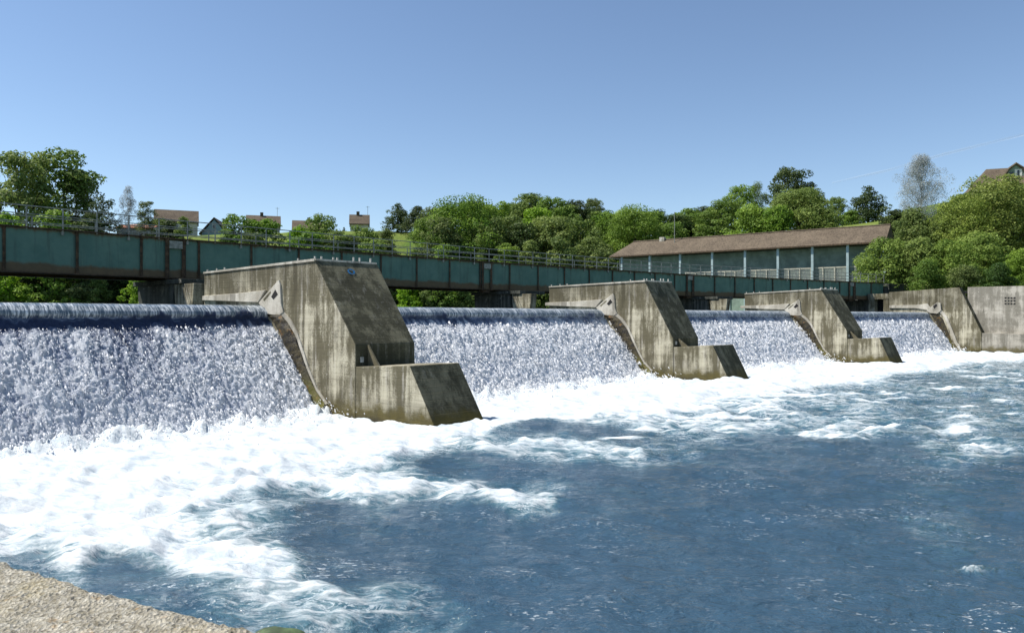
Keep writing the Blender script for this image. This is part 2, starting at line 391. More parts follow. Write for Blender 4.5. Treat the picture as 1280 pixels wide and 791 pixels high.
def river():
    NU, ND = 900, 430
    u = np.linspace(-1.75, 1.75, NU); D = 2.0*(66.0)**(np.linspace(0, 1, ND))
    U, DD = np.meshgrid(u, D); x = (U*DD).ravel(); y = DD.ravel()
    f = np.clip(foam_field(x, y), 0, 1)
    # froth piles up where the sheet plunges in: distance from the toe line
    far = sstep(20, 55, y)
    toe = np.full(x.shape, 99.)
    for k in range(4):
        d0, t0 = axes(k); d1, t1 = axes(k+1)
        a = np.array(T[k])+t0*(PW if k else 0); b = np.array(T[k+1]); e = b-a; L = np.hypot(*e); e = e/L
        al = (x-a[0])*e[0]+(y-a[1])*e[1]; ac = (x-a[0])*e[1]-(y-a[1])*e[0]
        dd = np.where((al > 0) & (al < L) & (ac > -1.5), np.abs(ac), 99.); toe = np.minimum(toe, dd)
    chop = sstep(.1, .5, f)*(1-.5*sstep(.7, 1., f))
    fx = x*.73-y*.68; fy = x*.68+y*.73               # along / across the stream
    z = .10*(fbm(fx*.16, fy*.22, 3, 3)-.5)+.20*(fbm(fx*.55, fy*.75, 11, 4)-.5)
    z += (.06+.62*chop)*(fbm(x*.85, y*1.1, 23, 4, .55)-.5)
    z += (.03+.07*chop+.10*f)*(fbm(x*2.3, y*2.7, 37, 4, .6)-.5)
    z += .10*sstep(.75, 1., f)*(np.abs(fbm(x*1.3, y*1.5, 51, 4, .55)-.5)*2-.2)
    for k in range(4):                               # standing swell a few metres below the weir
        a = np.array(T[k]); e = np.array(T[k+1])-a; L = np.hypot(*e); e = e/L
        al = (x-a[0])*e[0]+(y-a[1])*e[1]; ac = (x-a[0])*e[1]-(y-a[1])*e[0]
        z += .21*np.exp(-((ac-6.3)/3.6)**2)*sstep(-.5, .5, al)*sstep(-.5, .5, L-al)
    boil = np.exp(-(toe/1.1)**2)
    z += boil*(.10+.55*np.clip(fbm(x*2.6, y*2.6, 61, 4, .6)-.42, 0, 1)*2)+np.exp(-(toe/3.5)**2)*.25*(fbm(x*1.6, y*1.9, 67, 3)-.5)
    f = np.maximum(f, np.exp(-(toe/2.2)**2))
    for (px, py, a, sx, sy) in ((1222, 712, .22, .26, .14), (1135, 648, .12, .4, .12), (1172, 660, .12, .35, .12), (1010, 521, .14, .8, .5), (1075, 540, .15, 1.2, .5), (1215, 556, .14, 1.4, .4)):
        D0 = EYE*F/(py-HOR); X0 = (px-640)/F*D0
        g = np.exp(-(((x-X0)/sx)**2+((y-D0)/sy)**2))*np.clip(2.6*fbm(x*7/max(sx, .3), y*9/max(sx, .3), 19, 3)-.7, 0, 1.6)
        z += a*.45*g; f = np.clip(f+a*2.0*g, 0, 1)
    V = np.stack([x, y, z], 1)
    i = np.arange(NU-1)[None, :]+NU*np.arange(ND-1)[:, None]; i = i.ravel()
    Q = np.stack([i, i+1, i+NU+1, i+NU], 1)
    # broken white caps in the rough water below the far bays
    g = np.random.default_rng(21)
    for i in range(120):
        D0 = 24.5+27*g.random()**1.2; X0 = D0*g.uniform(.14, .82)
        sx = g.uniform(.2, .95)*D0/32; sy = g.uniform(.09, .26)*D0/32; a = g.uniform(.3, 1.2); t = g.uniform(-.25, .25)
        sel = (np.abs(x-X0) < 4) & (np.abs(y-D0) < 2.5)
        xx = (x[sel]-X0); yy = (y[sel]-D0)-t*xx
        gg = np.exp(-(xx/sx)**2-(yy/sy)**2)*(.4+1.2*fbm(x[sel]*5, y[sel]*5, 81, 3))
        f[sel] = np.clip(f[sel]+a*.75*gg, 0, 1); z[sel] += a*.20*gg
    # foam collects on crests
    f = np.clip(f+1.1*(z-.045)*chop*(1-.6*sstep(.7, 1., f)), 0, 1)
    n = NT('river water'); p = n.pos(); fa = n.attr('foam')
    st = n.scl(p, (1, 1, 1), (0, 0, R(0)))
    n1 = n.noise(n.scl(p, (.62, 1.25, 1)), 1.25, 12, .70, 1.2)
    n2 = n.noise(n.scl(p, (1.3, 2.6, 1)), 1.25, 8, .6, 2.6)
    n3 = n.noise(n.scl(p, (.5, .9, 1)), .9, 4, .6, 1.0)
    ns = n.noise(n.scl(p, (.55, 2.2, 1), (0, 0, R(-8))), 1.6, 10, .72, 1.0)
    body = n.ss(n.math('ADD', n.math('ADD', n.math('MULTIPLY', fa, 1.31), n.math('MULTIPLY', n.math('SUBTRACT', n1, .5), 1.0)), n.math('MULTIPLY', n.math('SUBTRACT', ns, .5), 1.7)), .34, 1.0)
    ridge = n.ss(n.math('ABSOLUTE', n.math('SUBTRACT', n2, .5)), .0, .055, 1., 0.)
    strings = n.math('MULTIPLY', n.math('MULTIPLY', ridge, n.ss(n.noise(p, 1.1, 4, .7), .42, .62)), n.ss(fa, .06, .45, 0., .9))
    fl = n.noise(n.scl(p, (8, 17, 8)), 1.0, 3, .6, .6)
    flecks = n.math('MULTIPLY', n.ss(fl, .585, .66), n.math('MULTIPLY', n.ss(n3, .49, .64), n.ss(n.noise(p, .23, 3), .40, .62, .25, 1.)))
    flecks = n.math('MULTIPLY', flecks, n.ss(fa, .0, .25, .75, .95))
    m = n.math('MAXIMUM', n.math('MAXIMUM', body, strings), flecks)
    aer = n.ss(n.math('ADD', fa, n.math('MULTIPLY', n.math('SUBTRACT', n1, .5), .7)), .04, .6, 0., .7)
    deep = n.mix(n.noise(p, .09, 3), (.027, .063, .104), (.038, .080, .120))
    wc = n.mix(aer, deep, (.075, .185, .215))
    b1 = n.noise(n.scl(p, (.9, 1.5, 1)), 1.7, 5, .62, .5); b2 = n.noise(n.scl(p, (1, 1.7, 1)), 6.5, 4, .6, .3)
    b3 = n.ss(n.math('ABSOLUTE', n.math('SUBTRACT', n.noise(n.scl(p, (.8, 1.5, 1)), 2.1, 5, .62, 1.8), .5)), .0, .16, 1., 0.)
    nr = n.bump(b2, .42, .04, n.bump(b3, .30, .07, n.bump(b1, .75, .2)))
    wsh = n.pbr(wc, .10, nr, spec=.5, ior=1.333)
    nf = n.bump(n.noise(n.scl(p, (.6, 1.3, 1)), 6, 6, .7), .7, .05, n.bump(n1, .5, .2))
    fc = n.mix(n.ss(n.math('ADD', n.math('MULTIPLY', n1, .5), n.math('MULTIPLY', ns, .5)), .38, .60), (.42, .49, .54), (.67, .70, .71))
    fsh = n.pbr(fc, .75, nf, spec=.25)
    mesh_from('river_water', V, Q, n.done(n.mixs(m, wsh, fsh)), smooth=True, attrs={'foam': f})
o = river(); tag(bpy.data.objects['river_water'], kind='structure', label='blue river below the weir streaked with white foam', cat='river')

# ------------------------------------------------------------------ falling sheets of water
def fall_mat():
    n = NT('falling water'); p = n.pos(); fr = n.attr('froth'); lip = n.attr('lip'); hh = n.attr('height')
    uvn = n.n('UVMap').outputs[0]
    s = n.noise(n.scl(uvn, (13, 1.5, 1), (0, 0, R(9))), 1.0, 5, .68, .6); s2 = n.noise(n.scl(uvn, (2.0, .35, 1)), 1.0, 4, .6)
    lipc = n.mix(n.ss(s, .42, .70), (.09, .12, .145), (.78, .81, .83))
    lipc = n.mix(n.ss(s2, .4, .65, .0, .4), lipc, (.05, .08, .12))
    zz = n.math('ADD', n.xyz(p, 2), n.math('MULTIPLY', s, .35))
    rip = n.noise(n.scl(uvn, (2.2, 9, 1)), 1.0, 4, .6, .5)
    low = n.mix(n.ss(rip, .45, .65), (.045, .065, .11), (.24, .29, .40))
    lipc = n.mix(n.ss(zz, 4.12, 4.22, 1., 0.), lipc, low)
    f1 = n.noise(p, 11.0, 6, .70, .3); f2 = n.noise(n.scl(p, (1, 1, .8)), 1.1, 5, .6)
    m = n.math('ADD', n.math('ADD', fr, n.math('MULTIPLY', n.math('SUBTRACT', f1, .5), 1.5)), n.math('ADD', n.math('MULTIPLY', n.math('SUBTRACT', f2, .5), .9), n.math('MULTIPLY', hh, .9)))
    m = n.ss(m, .25, .95)
    col = n.mix(m, n.mix(fr, (.06, .085, .165), (.38, .46, .66)), (.88, .92, .98))  # gap colour holds clear water and the blue shade between froth lumps
    col = n.mix(lip, col, lipc)
    rough = n.math('ADD', .18, n.math('MULTIPLY', m, .55))
    nr = n.bump(f1, n.math('MULTIPLY', n.math('SUBTRACT', 1., lip), .8), .10, n.bump(s, n.math('MULTIPLY', lip, .5), .05))
    sh = n.pbr(col, rough, nr, spec=.3)
    tr = n.n('BsdfTranslucent', {'Color': col, 'Normal': nr}).outputs[0]
    return n.done(n.mixs(n.math('MULTIPLY', n.math('SUBTRACT', 1., lip), .46), sh, tr))
M['fall'] = fall_mat()

def falls(k, whiteness):
    d0, t0 = axes(k); d1, t1 = axes(k+1)
    A0 = np.array(T[k])+t0*(PW if k else 0); B0 = np.array(T[k+1])+t1*.02
    L = np.linalg.norm(B0-A0)
    step = (.042, .05, .06, .075)[k]
    nu = int(L/step)
    s = np.concatenate([[0], np.cumsum(np.hypot(np.diff(pa[:, 0]), np.diff(pa[:, 1])))])
    v = np.concatenate([np.linspace(0, s[1], 4)[:-1], np.arange(s[1], s[-1], step)])
    q = np.interp(v, s, pa[:, 0]); z = np.interp(v, s, pa[:, 1])
    ker = np.ones(3)/3                                   # round the corners of the profile
    q[3:-3] = np.convolve(q, ker, 'same')[3:-3]; z[3:-3] = np.convolve(z, ker, 'same')[3:-3]
    u = np.linspace(0, 1, nu)
    Ug, Vg0 = np.meshgrid(u, v); Vg = Vg0; Q = np.repeat(q[:, None], nu, 1); Z = np.repeat(z[:, None], nu, 1)
    g0 = QS[k] if k else 1.0; g1 = QS[k+1]
    P0 = A0[None, None]+(Q*g0)[..., None]*d0; P1 = B0[None, None]+(Q*g1)[..., None]*d1
    P = P0*(1-Ug[..., None])+P1*Ug[..., None]
    pm = Ug*L
    Vg = Vg0+.10+.8*(fbm(pm*1.3, Vg0*.3, 301+k, 3)-.5)+.40*(vnoise(pm*6, Vg0*1.5, 311+k)-.5)
    ramp = sstep(s[6]+.0, s[6]+1.6, Vg)*(1-.0*Vg)
    start = sstep(s[6]-.05, s[6]+.15, Vg)
    b = lambda x, y, sd, o: np.abs(fbm(x, y, sd, o, .55)-.5)*2
    drag = Vg*1.0
    fs = (1., .72, .66, .6)[k]
    n1 = fbm(pm*1.1, drag*.75, 5+k, 3); n2 = 1-b(pm*3.6*fs, drag*3.2*fs, 31+k, 3)*1.6; n3 = fbm(pm*6.8*fs, drag*3.9*fs, 57+k, 4, .68)
    n4 = vnoise(pm*13.3*fs+3+drag*.8, drag*8.0*fs, 77+k)
    n5 = fbm(pm*3.4, drag*.7, 99+k, 3)
    h = (.22*(n1-.5)+.16*(n5-.5)+(.03*(n2-.6)+.17*(n3-.5)+.11*(n4-.5))*(1., 1.25, 1.4, 1.5)[k])
    amp = start*(.25+.75*ramp)
    disp = h*amp+.02*(1-start)*(fbm(pm*3, Vg*.4, 91, 3)-.5)
    # normals of the smooth sheet: (dz, -dq)
    dq = np.gradient(q); dz = np.gradient(z); ln = np.hypot(dq, dz)+1e-6
    nq = np.repeat((-dz/ln)[:, None], nu, 1); nz = np.repeat((dq/ln)[:, None], nu, 1)
    dm = d0*(1-Ug[..., None])+d1*Ug[..., None]
    P = P+(nq*disp)[..., None]*dm
    Zf = Z+nz*disp
    # two dark clefts in the nearest sheet where the gate ribs part the water
    cleft = np.zeros_like(Zf)
    for (uc, a, wdt, ln_) in (((.745, .9, .10, 2.2), (.46, .9, .12, 3.6), (.22, .6, .1, 2.5)) if k == 0 else ((.03, .7, .25, 6), (.14, .55, .12, 4.), (.36, .3, .1, 1.))):
        cleft += a*np.exp(-((pm-uc*L-.12*(Vg-s[6]))/wdt)**2)*(1-sstep(s[6]+ln_*.4, s[6]+ln_, Vg))*start
    band = np.exp(-((Vg-s[6]-.25)/.30)**2)
    edge = np.exp(-((L-pm)/1.0)**2)*.35*start
    froth = whiteness*(.55+.45*ramp)+.25*sstep(s[6]+3.2, s[-1], Vg)-1.0*cleft-.8*band*(.9 if k == 0 else .35)+edge-.30*(1-ramp)*(1 if k == 0 else 0)
    froth += .75*(fbm(pm*1.4, Vg0*.30, 321+k, 4, .6)-.5)*start
    if k == 1: froth -= .30*np.exp(-((pm-5.0)/4.5)**2)*(1-ramp*.6)  # pier shade painted in: upper left of the second sheet darkened
    V = np.stack([P[..., 0].ravel(), P[..., 1].ravel(), Zf.ravel()], 1)
    nv = len(v); i = (np.arange(nu-1)[None, :]+nu*np.arange(nv-1)[:, None]).ravel()
    Fq = np.stack([i, i+nu, i+nu+1, i+1], 1)
    o = mesh_from('falling_water', V, Fq, M['fall'], smooth=True,
                  attrs={'froth': froth.ravel(), 'lip': (1-start).ravel(), 'height': (h*amp*2).ravel()},
                  uv=np.stack([pm.ravel(), Vg.ravel()], 1))
    return o
FL = ['wide near sheet of foaming water falling left of the nearest pier', 'sheet of foaming water falling between the nearest and second pier',
      'sheet of foaming water falling between the second and third pier', 'farthest sheet of foaming water beside the right bank wall']
for k, wv in enumerate((.80, 1.18, 1.25, 1.28)):
    tag(falls(k, wv), FL[k], 'waterfall', 'sheets of falling water', kind='structure')

# loose droplets thrown up by the falling water
def spray():
    g = np.random.default_rng(5); P = []; S = []
    for k in range(4):
        d0, t0 = axes(k); d1, t1 = axes(k+1)
        a = np.array(T[k])+t0*(PW if k else 0); b = np.array(T[k+1])
        n = (20000, 13000, 8000, 5500)[k]
        u = g.uniform(0, 1, n)
        nn = int(n*.78); vv = np.concatenate([g.uniform(0, 1, nn), g.beta(1.0, 4.0, n-nn)*.35])    # height fraction, half near the toe
        zc = vv*3.5; q = np.interp(zc, pa[::-1, 1], pa[::-1, 0])
        q = np.where(np.arange(n) > nn, q+g.exponential(.7, n), q)
        lift = np.abs(g.normal(0, .10, n))+.05
        qs = (QS[k] if k else 1)*(1-u)+QS[k+1]*u
        base = a[None]*(1-u)[:, None]+b[None]*u[:, None]+(q*qs+lift*.7)[:, None]*(d0[None]*(1-u)[:, None]+d1[None]*u[:, None])
        P.append(np.stack([base[:, 0], base[:, 1], np.maximum(zc+lift*.7, .03+lift)], 1)); S.append((g.gamma(1.6, .0058, n)*(1+.4*k)+.004)*np.clip(base[:, 1]/27, .3, 1.))
    P = np.concatenate(P); S = np.concatenate(S); n = len(P)
    O = np.array([(1, 0, 0), (-1, 0, 0), (0, 1, 0), (0, -1, 0), (0, 0, 1), (0, 0, -1)], float)
    al = np.array((.52, -.47, -.71)); OO = O[None]*g.uniform(.7, 1.4, (n, 1, 3))
    OO = OO+(OO@al)[..., None]*al*g.uniform(.4, 2.6, (n, 1, 1))          # drawn out along the fall
    V = (P[:, None]+OO*S[:, None, None]).reshape(-1, 3)
    Fo = np.array([(0, 2, 4), (2, 1, 4), (1, 3, 4), (3, 0, 4), (2, 0, 5), (1, 2, 5), (3, 1, 5), (0, 3, 5)])
    Q = (np.arange(n)[:, None, None]*6+Fo[None]).reshape(-1, 3)
    nt = NT('white droplets')
    m = nt.done(nt.mixs(.55, nt.pbr((.9, .91, .93), .4), nt.n('BsdfTranslucent', {'Color': (.9, .91, .93, 1)}).outputs[0]))
    tag(mesh_from('spray', V, Q, m, smooth=True), 'white droplets flying off the falling water', 'spray', kind='stuff')
spray()

# upstream water level
def upstream():
    pts = []
    for k in range(5):
        d, t = axes(k)
        pts.append(np.array(T[k])-d*7.2*QS[k])
        if 0 < k < 4: pts.append(np.array(T[k])+t*PW-d*7.2*QS[k])
    far = [(130, 150), (60, 190), (-60, 220), (-300, 260), (-330, 120), (-60, 40)]
    V = [(*p, 4.46) for p in pts]+[(*p, 4.46) for p in far]
    n = NT('calm upstream water'); p = n.pos()
    nr = n.bump(n.noise(p, 1.2, 4), .25, .1)
    m = n.done(n.pbr((.02, .05, .055), .06, nr, ior=1.333))
    tag(mesh_from('upstream_water', V, [tuple(range(len(V)))], m), 'calm green water held above the weir', 'water', kind='structure')
upstream()

# ------------------------------------------------------------------ weir piers
PLAB = {1: 'largest nearest concrete weir pier with a blue ring painted on its shaded end',
        2: 'middle concrete weir pier between the second and third sheets of falling water',
        3: 'smallest farthest free standing concrete weir pier before the right bank'}
def pier(k):
    d, t = axes(k)
    g = {1: 1.0, 2: .88, 3: .84}[k]
    root = empty('weir_pier', (T[k][0], T[k][1], 0), R(A[k]-90), PLAB[k], 'weir pier', 'concrete piers dividing the weir')
    q0, qc, qs, qb, qn = {1: (-10.27, -.68, 2.08, 5.27, 6.75), 2: (-8.75, -.40, 1.76, 4.55, 5.75), 3: (-8.24, -.76, 1.54, 4.22, 5.25)}[k]
    zs = {1: 2.92, 2: 2.60, 3: 2.75}[k]; zc = {1: 6.30, 2: 6.30, 3: 6.38}[k]; zb = 2.08; zb2 = 2.25
    wt_ = PW; wb = PW*.93
    # shaft: front-left skin and the end share one mesh, the end gets stained concrete with its shade in the colour
    mb = MB(); poly = [(q0, -1.), (q0, 6.14), (qc, zc), (qs, zs), (qs+.03, -1.)]
    mb.prism(poly, 0, [wt_, wt_, wt_, wb, wb])
    sh = mb.build('shaft', M['conc'], root, bevel=.035)
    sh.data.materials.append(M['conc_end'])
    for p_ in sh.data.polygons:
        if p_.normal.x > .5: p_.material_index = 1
    mb = MB(); poly = [(qs+.035, -1.), (qs+.035, zb), (qb, zb2), (qn, -.05), (qn+.45, -1.)]
    mb.prism(poly, 0, [wb-.01, wb-.01, wt_*.76, wt_*.76, wt_*.76])
    nb = mb.build('nose_block', M['conc'], root, bevel=.02)
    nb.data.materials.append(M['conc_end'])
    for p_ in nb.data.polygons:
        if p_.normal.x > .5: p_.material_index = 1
    # coping strip along the top
    mb = MB(); mb.prism([(q0+.02, 6.10), (q0+.02, 6.19), (qc+.05, zc+.05), (qc+.05, zc-.05)], -.05, -.002); mb.build('coping', M['conc_pale'], root)
    S = lambda px, py: (pier_q(1, px, py)[0]*g, pier_q(1, px, py)[1])
    pl = lambda pts: [S(*p) for p in pts]
    MB().prism(pl([(255, 370), (300, 366.5), (334, 362.5), (325, 378), (300, 377), (255, 375.5)]), -.10, .0).build('pale_ledge', M['conc_pale'], root, bevel=.02)
    pan = MB().prism(pl([(325, 378.3), (350, 350), (351.8, 355.5), (353, 380), (356, 390), (351, 394), (345, 394), (335, 392), (328, 383)]), -.08, .0).build('gate_bracket', M['conc_pale'], root, bevel=.015)
    MB().prism(pl([(341, 371), (346.3, 362), (349.5, 368), (344, 374.5)]), -.085, -.05).build('bracket_opening', M['black'], pan)
    MB().prism(pl([(331, 374.5), (340, 364), (341, 366), (332.5, 376.5)]), -.085, -.05).build('bracket_slot', M['conc_end'], pan)
    # pale curved lip and the mossy strip the water runs along
    outer = [(355, 389), (364.5, 400), (373, 416.5), (379.5, 435.7), (386.5, 458), (397.5, 485.7), (410, 504)]
    inner = [(352, 393), (361, 403), (370.2, 418.6), (376.8, 437.5), (384.2, 459.7), (395.4, 486.8), (408, 505.5)]
    MB().prism(pl(outer+inner[::-1]), -.05, 0.).build('curved_lip', M['conc_pale'], root)
    wat = [(334, 392), (345, 404), (358, 431), (371, 458), (386, 491), (403, 527)]
    V = []; Fc = []; oo = pl(inner); ww = pl(wat)
    n = 40
    ot = np.array(oo); wtt = np.array(ww)
    for i in range(n+1):
        s_ = i/n
        a = np.array([np.interp(s_*(len(ot)-1), range(len(ot)), ot[:, j]) for j in (0, 1)])
        b = np.array([np.interp(s_*(len(wtt)-1), range(len(wtt)), wtt[:, j]) for j in (0, 1)])
        for j in range(6):
            f_ = j/5; p_ = a*(1-f_)+b*f_
            V.append((p_[0]+random.uniform(-.03, .03), -.05-.10*math.sin(f_*3.1)-random.random()*.06, p_[1]+random.uniform(-.03, .03)))
    for i in range(n):
        for j in range(5):
            Fc.append((i*6+j, i*6+j+1, i*6+j+7, i*6+j+6))
    mesh_from('moss_strip', V, Fc, M['moss'], root, smooth=True)
    # stubs left from an old railing
    for fq in (.02, .12, .2, .86, .99):
        q = q0+(qc-q0)*fq; z_ = 6.14+(zc-6.14)*fq
        MB().box(q-.03, q+.03, .06, .12, z_, z_+.16).build('rail_stub', M['stub'], root)
    for fw in (.12, .30, .36, .62, .72, .9):
        MB().box(qc-.14, qc-.08, PW*fw, PW*fw+.06, zc, zc+.17+.06*(fw > .5)).build('rail_stub', M['stub'], root)
    MB().box(qc-.07, qc+.02, .05, PW-.05, zc-.02, zc+.06).build('end_coping', M['conc_pale'], root)
    # slanting brace at the foot of the end face
    MB().prism([(qs+.05, zs+.0), (qs+.05, zb), (qs+.75, zb+.02)], .55, .62).build('brace', M['conc'], root)
    MB().box(qs+.04, qs+.06, .20, .36, zb+.15, zb+.36).build('small_plate', M['stub'], root)
    if k == 1:
        sl_ = (qs-qc)/(zc-zs); zz = 5.87; qq = qc+(zc-zz)*sl_; nx, nz_ = (zc-zs), (qs-qc); l_ = math.hypot(nx, nz_); nx /= l_; nz_ /= l_
        V = []; Fc = []; NN = 28
        for i in range(NN):
            th = 2*math.pi*i/NN
            for rr in (.10+.015*math.sin(3*th), .17+.02*math.sin(2*th+1)):
                a = rr*math.cos(th); b = rr*math.sin(th)       # a across, b up the slope
                V.append((qq+nx*.02-nz_*b, 1.55+a, zz+nz_*.02+nx*b))
        V = [(v[0], v[1], v[2]) for v in V]
        for i in range(NN):
            j = (i+1) % NN
            Fc.append((2*i, 2*i+1, 2*j+1, 2*j))
        mesh_from('ring_mark', V, Fc, M['blue'], root)
for k in (1, 2, 3): pier(k)

# right bank abutment wall
def abutment():
    k = 4
    root = empty('abutment_wall', (T[k][0], T[k][1], 0), R(A[k]-90), 'long pale concrete wall on the right bank with a square of small vent holes', 'wall')
    b = MB().prism([(-7.4, -1), (-7.4, 6.9), (.33, 7.25), (2.55, 2.3), (2.58, -1)], 0, .75).build('buttress', M['conc'], root, bevel=.03)
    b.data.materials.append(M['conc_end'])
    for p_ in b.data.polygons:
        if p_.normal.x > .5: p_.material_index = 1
    MB().prism([(.9, -1), (.9, 7.28), (46, 7.0), (46, -1)], .76, 2.0).build('wall_face', M['conc_wall'], root, bevel=.03)
    MB().prism([(2.6, -1), (2.6, 2.18), (46, 2.0), (46, -1)], .02, .757).build('plinth', M['conc_wall'], root, bevel=.03)
    MB().box(.36, .88, .8, 1.8, 6.6, 6.85).build('notch_floor', M['black'], root)
    for i in range(4):
        for j in range(3):
            px = 1257+i*3.7; py = 372.5+j*3.6
            r = (px-640)/F; dd, tt = axes(4); ox, oy = T[4][0]+tt[0]*.76, T[4][1]+tt[1]*.76
            q = (r*oy-ox)/(dd[0]-r*dd[1]); D = oy+q*dd[1]; z = EYE-(py-HOR)/F*D
            MB().box(q-.10, q+.10, .755, .80, z-.09, z+.09).build('vent_hole', M['black'], root)
    S = lambda px, py: pier_q(4, px, py)
    pl = lambda pts: [S(*p) for p in pts]
    MB().prism(pl([(1112, 381.5), (1145, 381), (1160, 379.5), (1166, 388), (1158, 387), (1145, 385), (1112, 385)]), -.14, 0).build('pale_ledge', M['conc_pale'], root)
    pn = MB().prism(pl([(1159, 388), (1172, 377.5), (1176, 379), (1177, 388), (1172, 392), (1163, 391)]), -.17, 0).build('gate_bracket', M['conc_pale'], root)
    MB().prism(pl([(1167, 383), (1171, 379.5), (1172.5, 382), (1169, 386)]), -.176, -.1).build('bracket_opening', M['black'], pn)
    MB().prism(pl([(1174, 389), (1181, 397), (1187, 412), (1193, 428), (1199, 437), (1203, 438), (1197, 428), (1190, 410), (1184, 395), (1177, 387)]), -.10, 0).build('curved_lip', M['conc_pale'], root)
    MB().prism(pl([(1163, 391), (1172, 392), (1179, 399), (1185, 414), (1191, 429), (1198, 440), (1193, 441), (1182, 424), (1170, 403)]), -.06, 0).build('moss_strip', M['moss'], root)
    # concrete portal at the upstream end of the wall
    pr = empty('concrete_portal', (T[k][0], T[k][1], 0), R(A[k]-90), 'small concrete doorway frame at the upstream end of the right bank wall', 'doorway')
    for a_, b_ in ((-9.9, -9.2), (-8.1, -7.5)): MB().box(a_, b_, .1, .9, 4., 6.1).build('post', M['conc'], pr)
    MB().box(-10, -7.45, .05, 1., 6.1, 6.75).build('lintel', M['conc'], pr)
    MB().box(-9.25, -8.05, 1.2, 1.4, 4., 6.1).build('dark_panel', M['black'], pr)
abutment()

# near bank wall the picture is taken over
def parapet():
    line = [(2.4, .6), (-.50, 2.30), (-.79, 2.42), (-2.05, 3.10), (-3.4, 3.75), (-9, 6.2), (-24.2, 10.4)]
    la = np.array(line); sl_ = np.concatenate([[0], np.cumsum(np.hypot(*np.diff(la, axis=0).T))])
    fine = np.arange(sl_[1]-1.2, sl_[4]+.3, .018); s = np.concatenate([np.linspace(0, fine[0]-.1, 12), fine, np.linspace(fine[-1]+.2, sl_[-1], 60)])
    cx = np.interp(s, sl_, la[:, 0]); cyy = np.interp(s, sl_, la[:, 1])
    tx = np.gradient(cx, s); ty = np.gradient(cyy, s); l_ = np.hypot(tx, ty); tx /= l_; ty /= l_
    nx, ny = -ty, tx                                 # to the right of travel -> which side is the camera?
    sgn = np.where((0-cx)*nx+(0-cyy)*ny > 0, 1., -1.); sgn[:] = 1. if sgn.mean() > 0 else -1.
    nx *= sgn; ny *= sgn                             # now pointing to the camera side
    wv = np.arange(0, .95, .018)
    S, W_ = np.meshgrid(s, wv, indexing='ij')
    X = cx[:, None]+nx[:, None]*W_; Y = cyy[:, None]+ny[:, None]*W_
    e = np.exp(-W_/.03)
    off = (fbm(S*2, S*0, 4, 4)-.5)*.03+(fbm(S*14, S*0, 9, 3)-.5)*.015
    X = X+nx[:, None]*off*e; Y = Y+ny[:, None]*off*e
    peb = np.abs(fbm(X*22, Y*22, 2, 3, .6)-.5)*2
    Z = 3.0+.02*(fbm(X*2.2, Y*2.2, 5, 3)-.5)+.026*(peb-.3)+.016*(fbm(X*9, Y*9, 15, 3)-.5)-.05*np.exp(-W_/.025)
    n_s, n_w = X.shape
    V = np.stack([X, Y, Z], -1)
    lowr = V[:, 0].copy(); lowr[:, 2] = -1.5; lowr[:, 0] -= nx*.0
    mid = V[:, 0].copy(); mid[:, 2] -= .12; mid[:, 0] -= nx*.02; mid[:, 1] -= ny*.02
    inn = V[:, -1].copy(); inn[:, 2] = 1.5
    full = np.concatenate([lowr[:, None], mid[:, None], V, inn[:, None]], 1)
    nw = full.shape[1]
    i = (np.arange(nw-1)[None, :]+nw*np.arange(n_s-1)[:, None]).ravel()
    Fq = np.stack([i, i+nw, i+nw+1, i+1], 1)
    n = NT('lichen covered stone'); p = n.pos()
    a = n.noise(p, 7, 7, .72); b = n.noise(p, 42, 5, .7); c_ = n.noise(p, 2.6, 5, .65)
    v = n.n('TexVoronoi', {'Vector': p, 'Scale': 75.}); 
    col = n.mix(n.ss(a, .34, .66), (.20, .172, .115), (.40, .365, .28))
    col = n.mix(n.ss(c_, .50, .66, 0., .45), col, (.34, .27, .11))
    col = n.mix(n.ss(b, .55, .70, 0., .75), col, (.55, .53, .46))
    col = n.mix(n.ss(b, .44, .32, 0., .8), col, (.055, .048, .03))
    col = n.mix(n.ss(n.noise(p, 11, 4), .62, .70, 0., .6), col, (.40, .24, .08))
    col = n.mix(.38, col, n.mix(n.xyz(v.outputs[1], 0), (.10, .095, .075), (.62, .60, .54)))
    h = n.math('ADD', n.math('MULTIPLY', v.outputs[0], .6), n.math('ADD', b, a))
    m = n.done(n.pbr(col, .92, n.bump(h, .8, .025), spec=.2))
    tag(mesh_from('parapet_wall', full.reshape(-1, 3), Fq, m, smooth=False), 'rough lichen covered stone wall top in the bottom left corner', 'wall')
    V = [(*(np.array(p)), 2.0) for p in ((2.4, -.2), (-.9, 1.6), (-2.5, 2.4), (-9.4, 5.5), (-24.5, 9.6), (-60, 14), (-60, -40), (60, -40), (60, -6))]
    tag(mesh_from('riverside_path', V, [tuple(range(len(V)))], plain('gravel path', (.25, .23, .19), .95, .3, 8)), 'gravel path behind the near bank wall', 'path', kind='structure')
    # green boulder awash below the wall
    bm = bmesh.new(); bmesh.ops.create_icosphere(bm, subdivisions=4, radius=1)
    for v_ in bm.verts:
        f_ = 1+.35*(float(fbm(np.array([v_.co.x*1.4+v_.co.z]), np.array([v_.co.y*1.4]), 3, 4)[0])-.5)
        v_.co = Vector((v_.co.x*.55*f_, v_.co.y*.5*f_, v_.co.z*.33*f_))
    me = bpy.data.meshes.new('boulder'); bm.to_mesh(me); bm.free(); me.materials.append(plain('algae green stone', (.075, .11, .045), .6, .5, 4))
    for p_ in me.polygons: p_.use_smooth = True
    o = bpy.data.objects.new('boulder', me); C.objects.link(o); o.location = (-2.95, 9.5, -.27)
    tag(o, 'green algae covered boulder awash beside the near stone wall', 'boulder')
parapet()

# left abutment where the weir meets the near bank (outside the frame to the left)

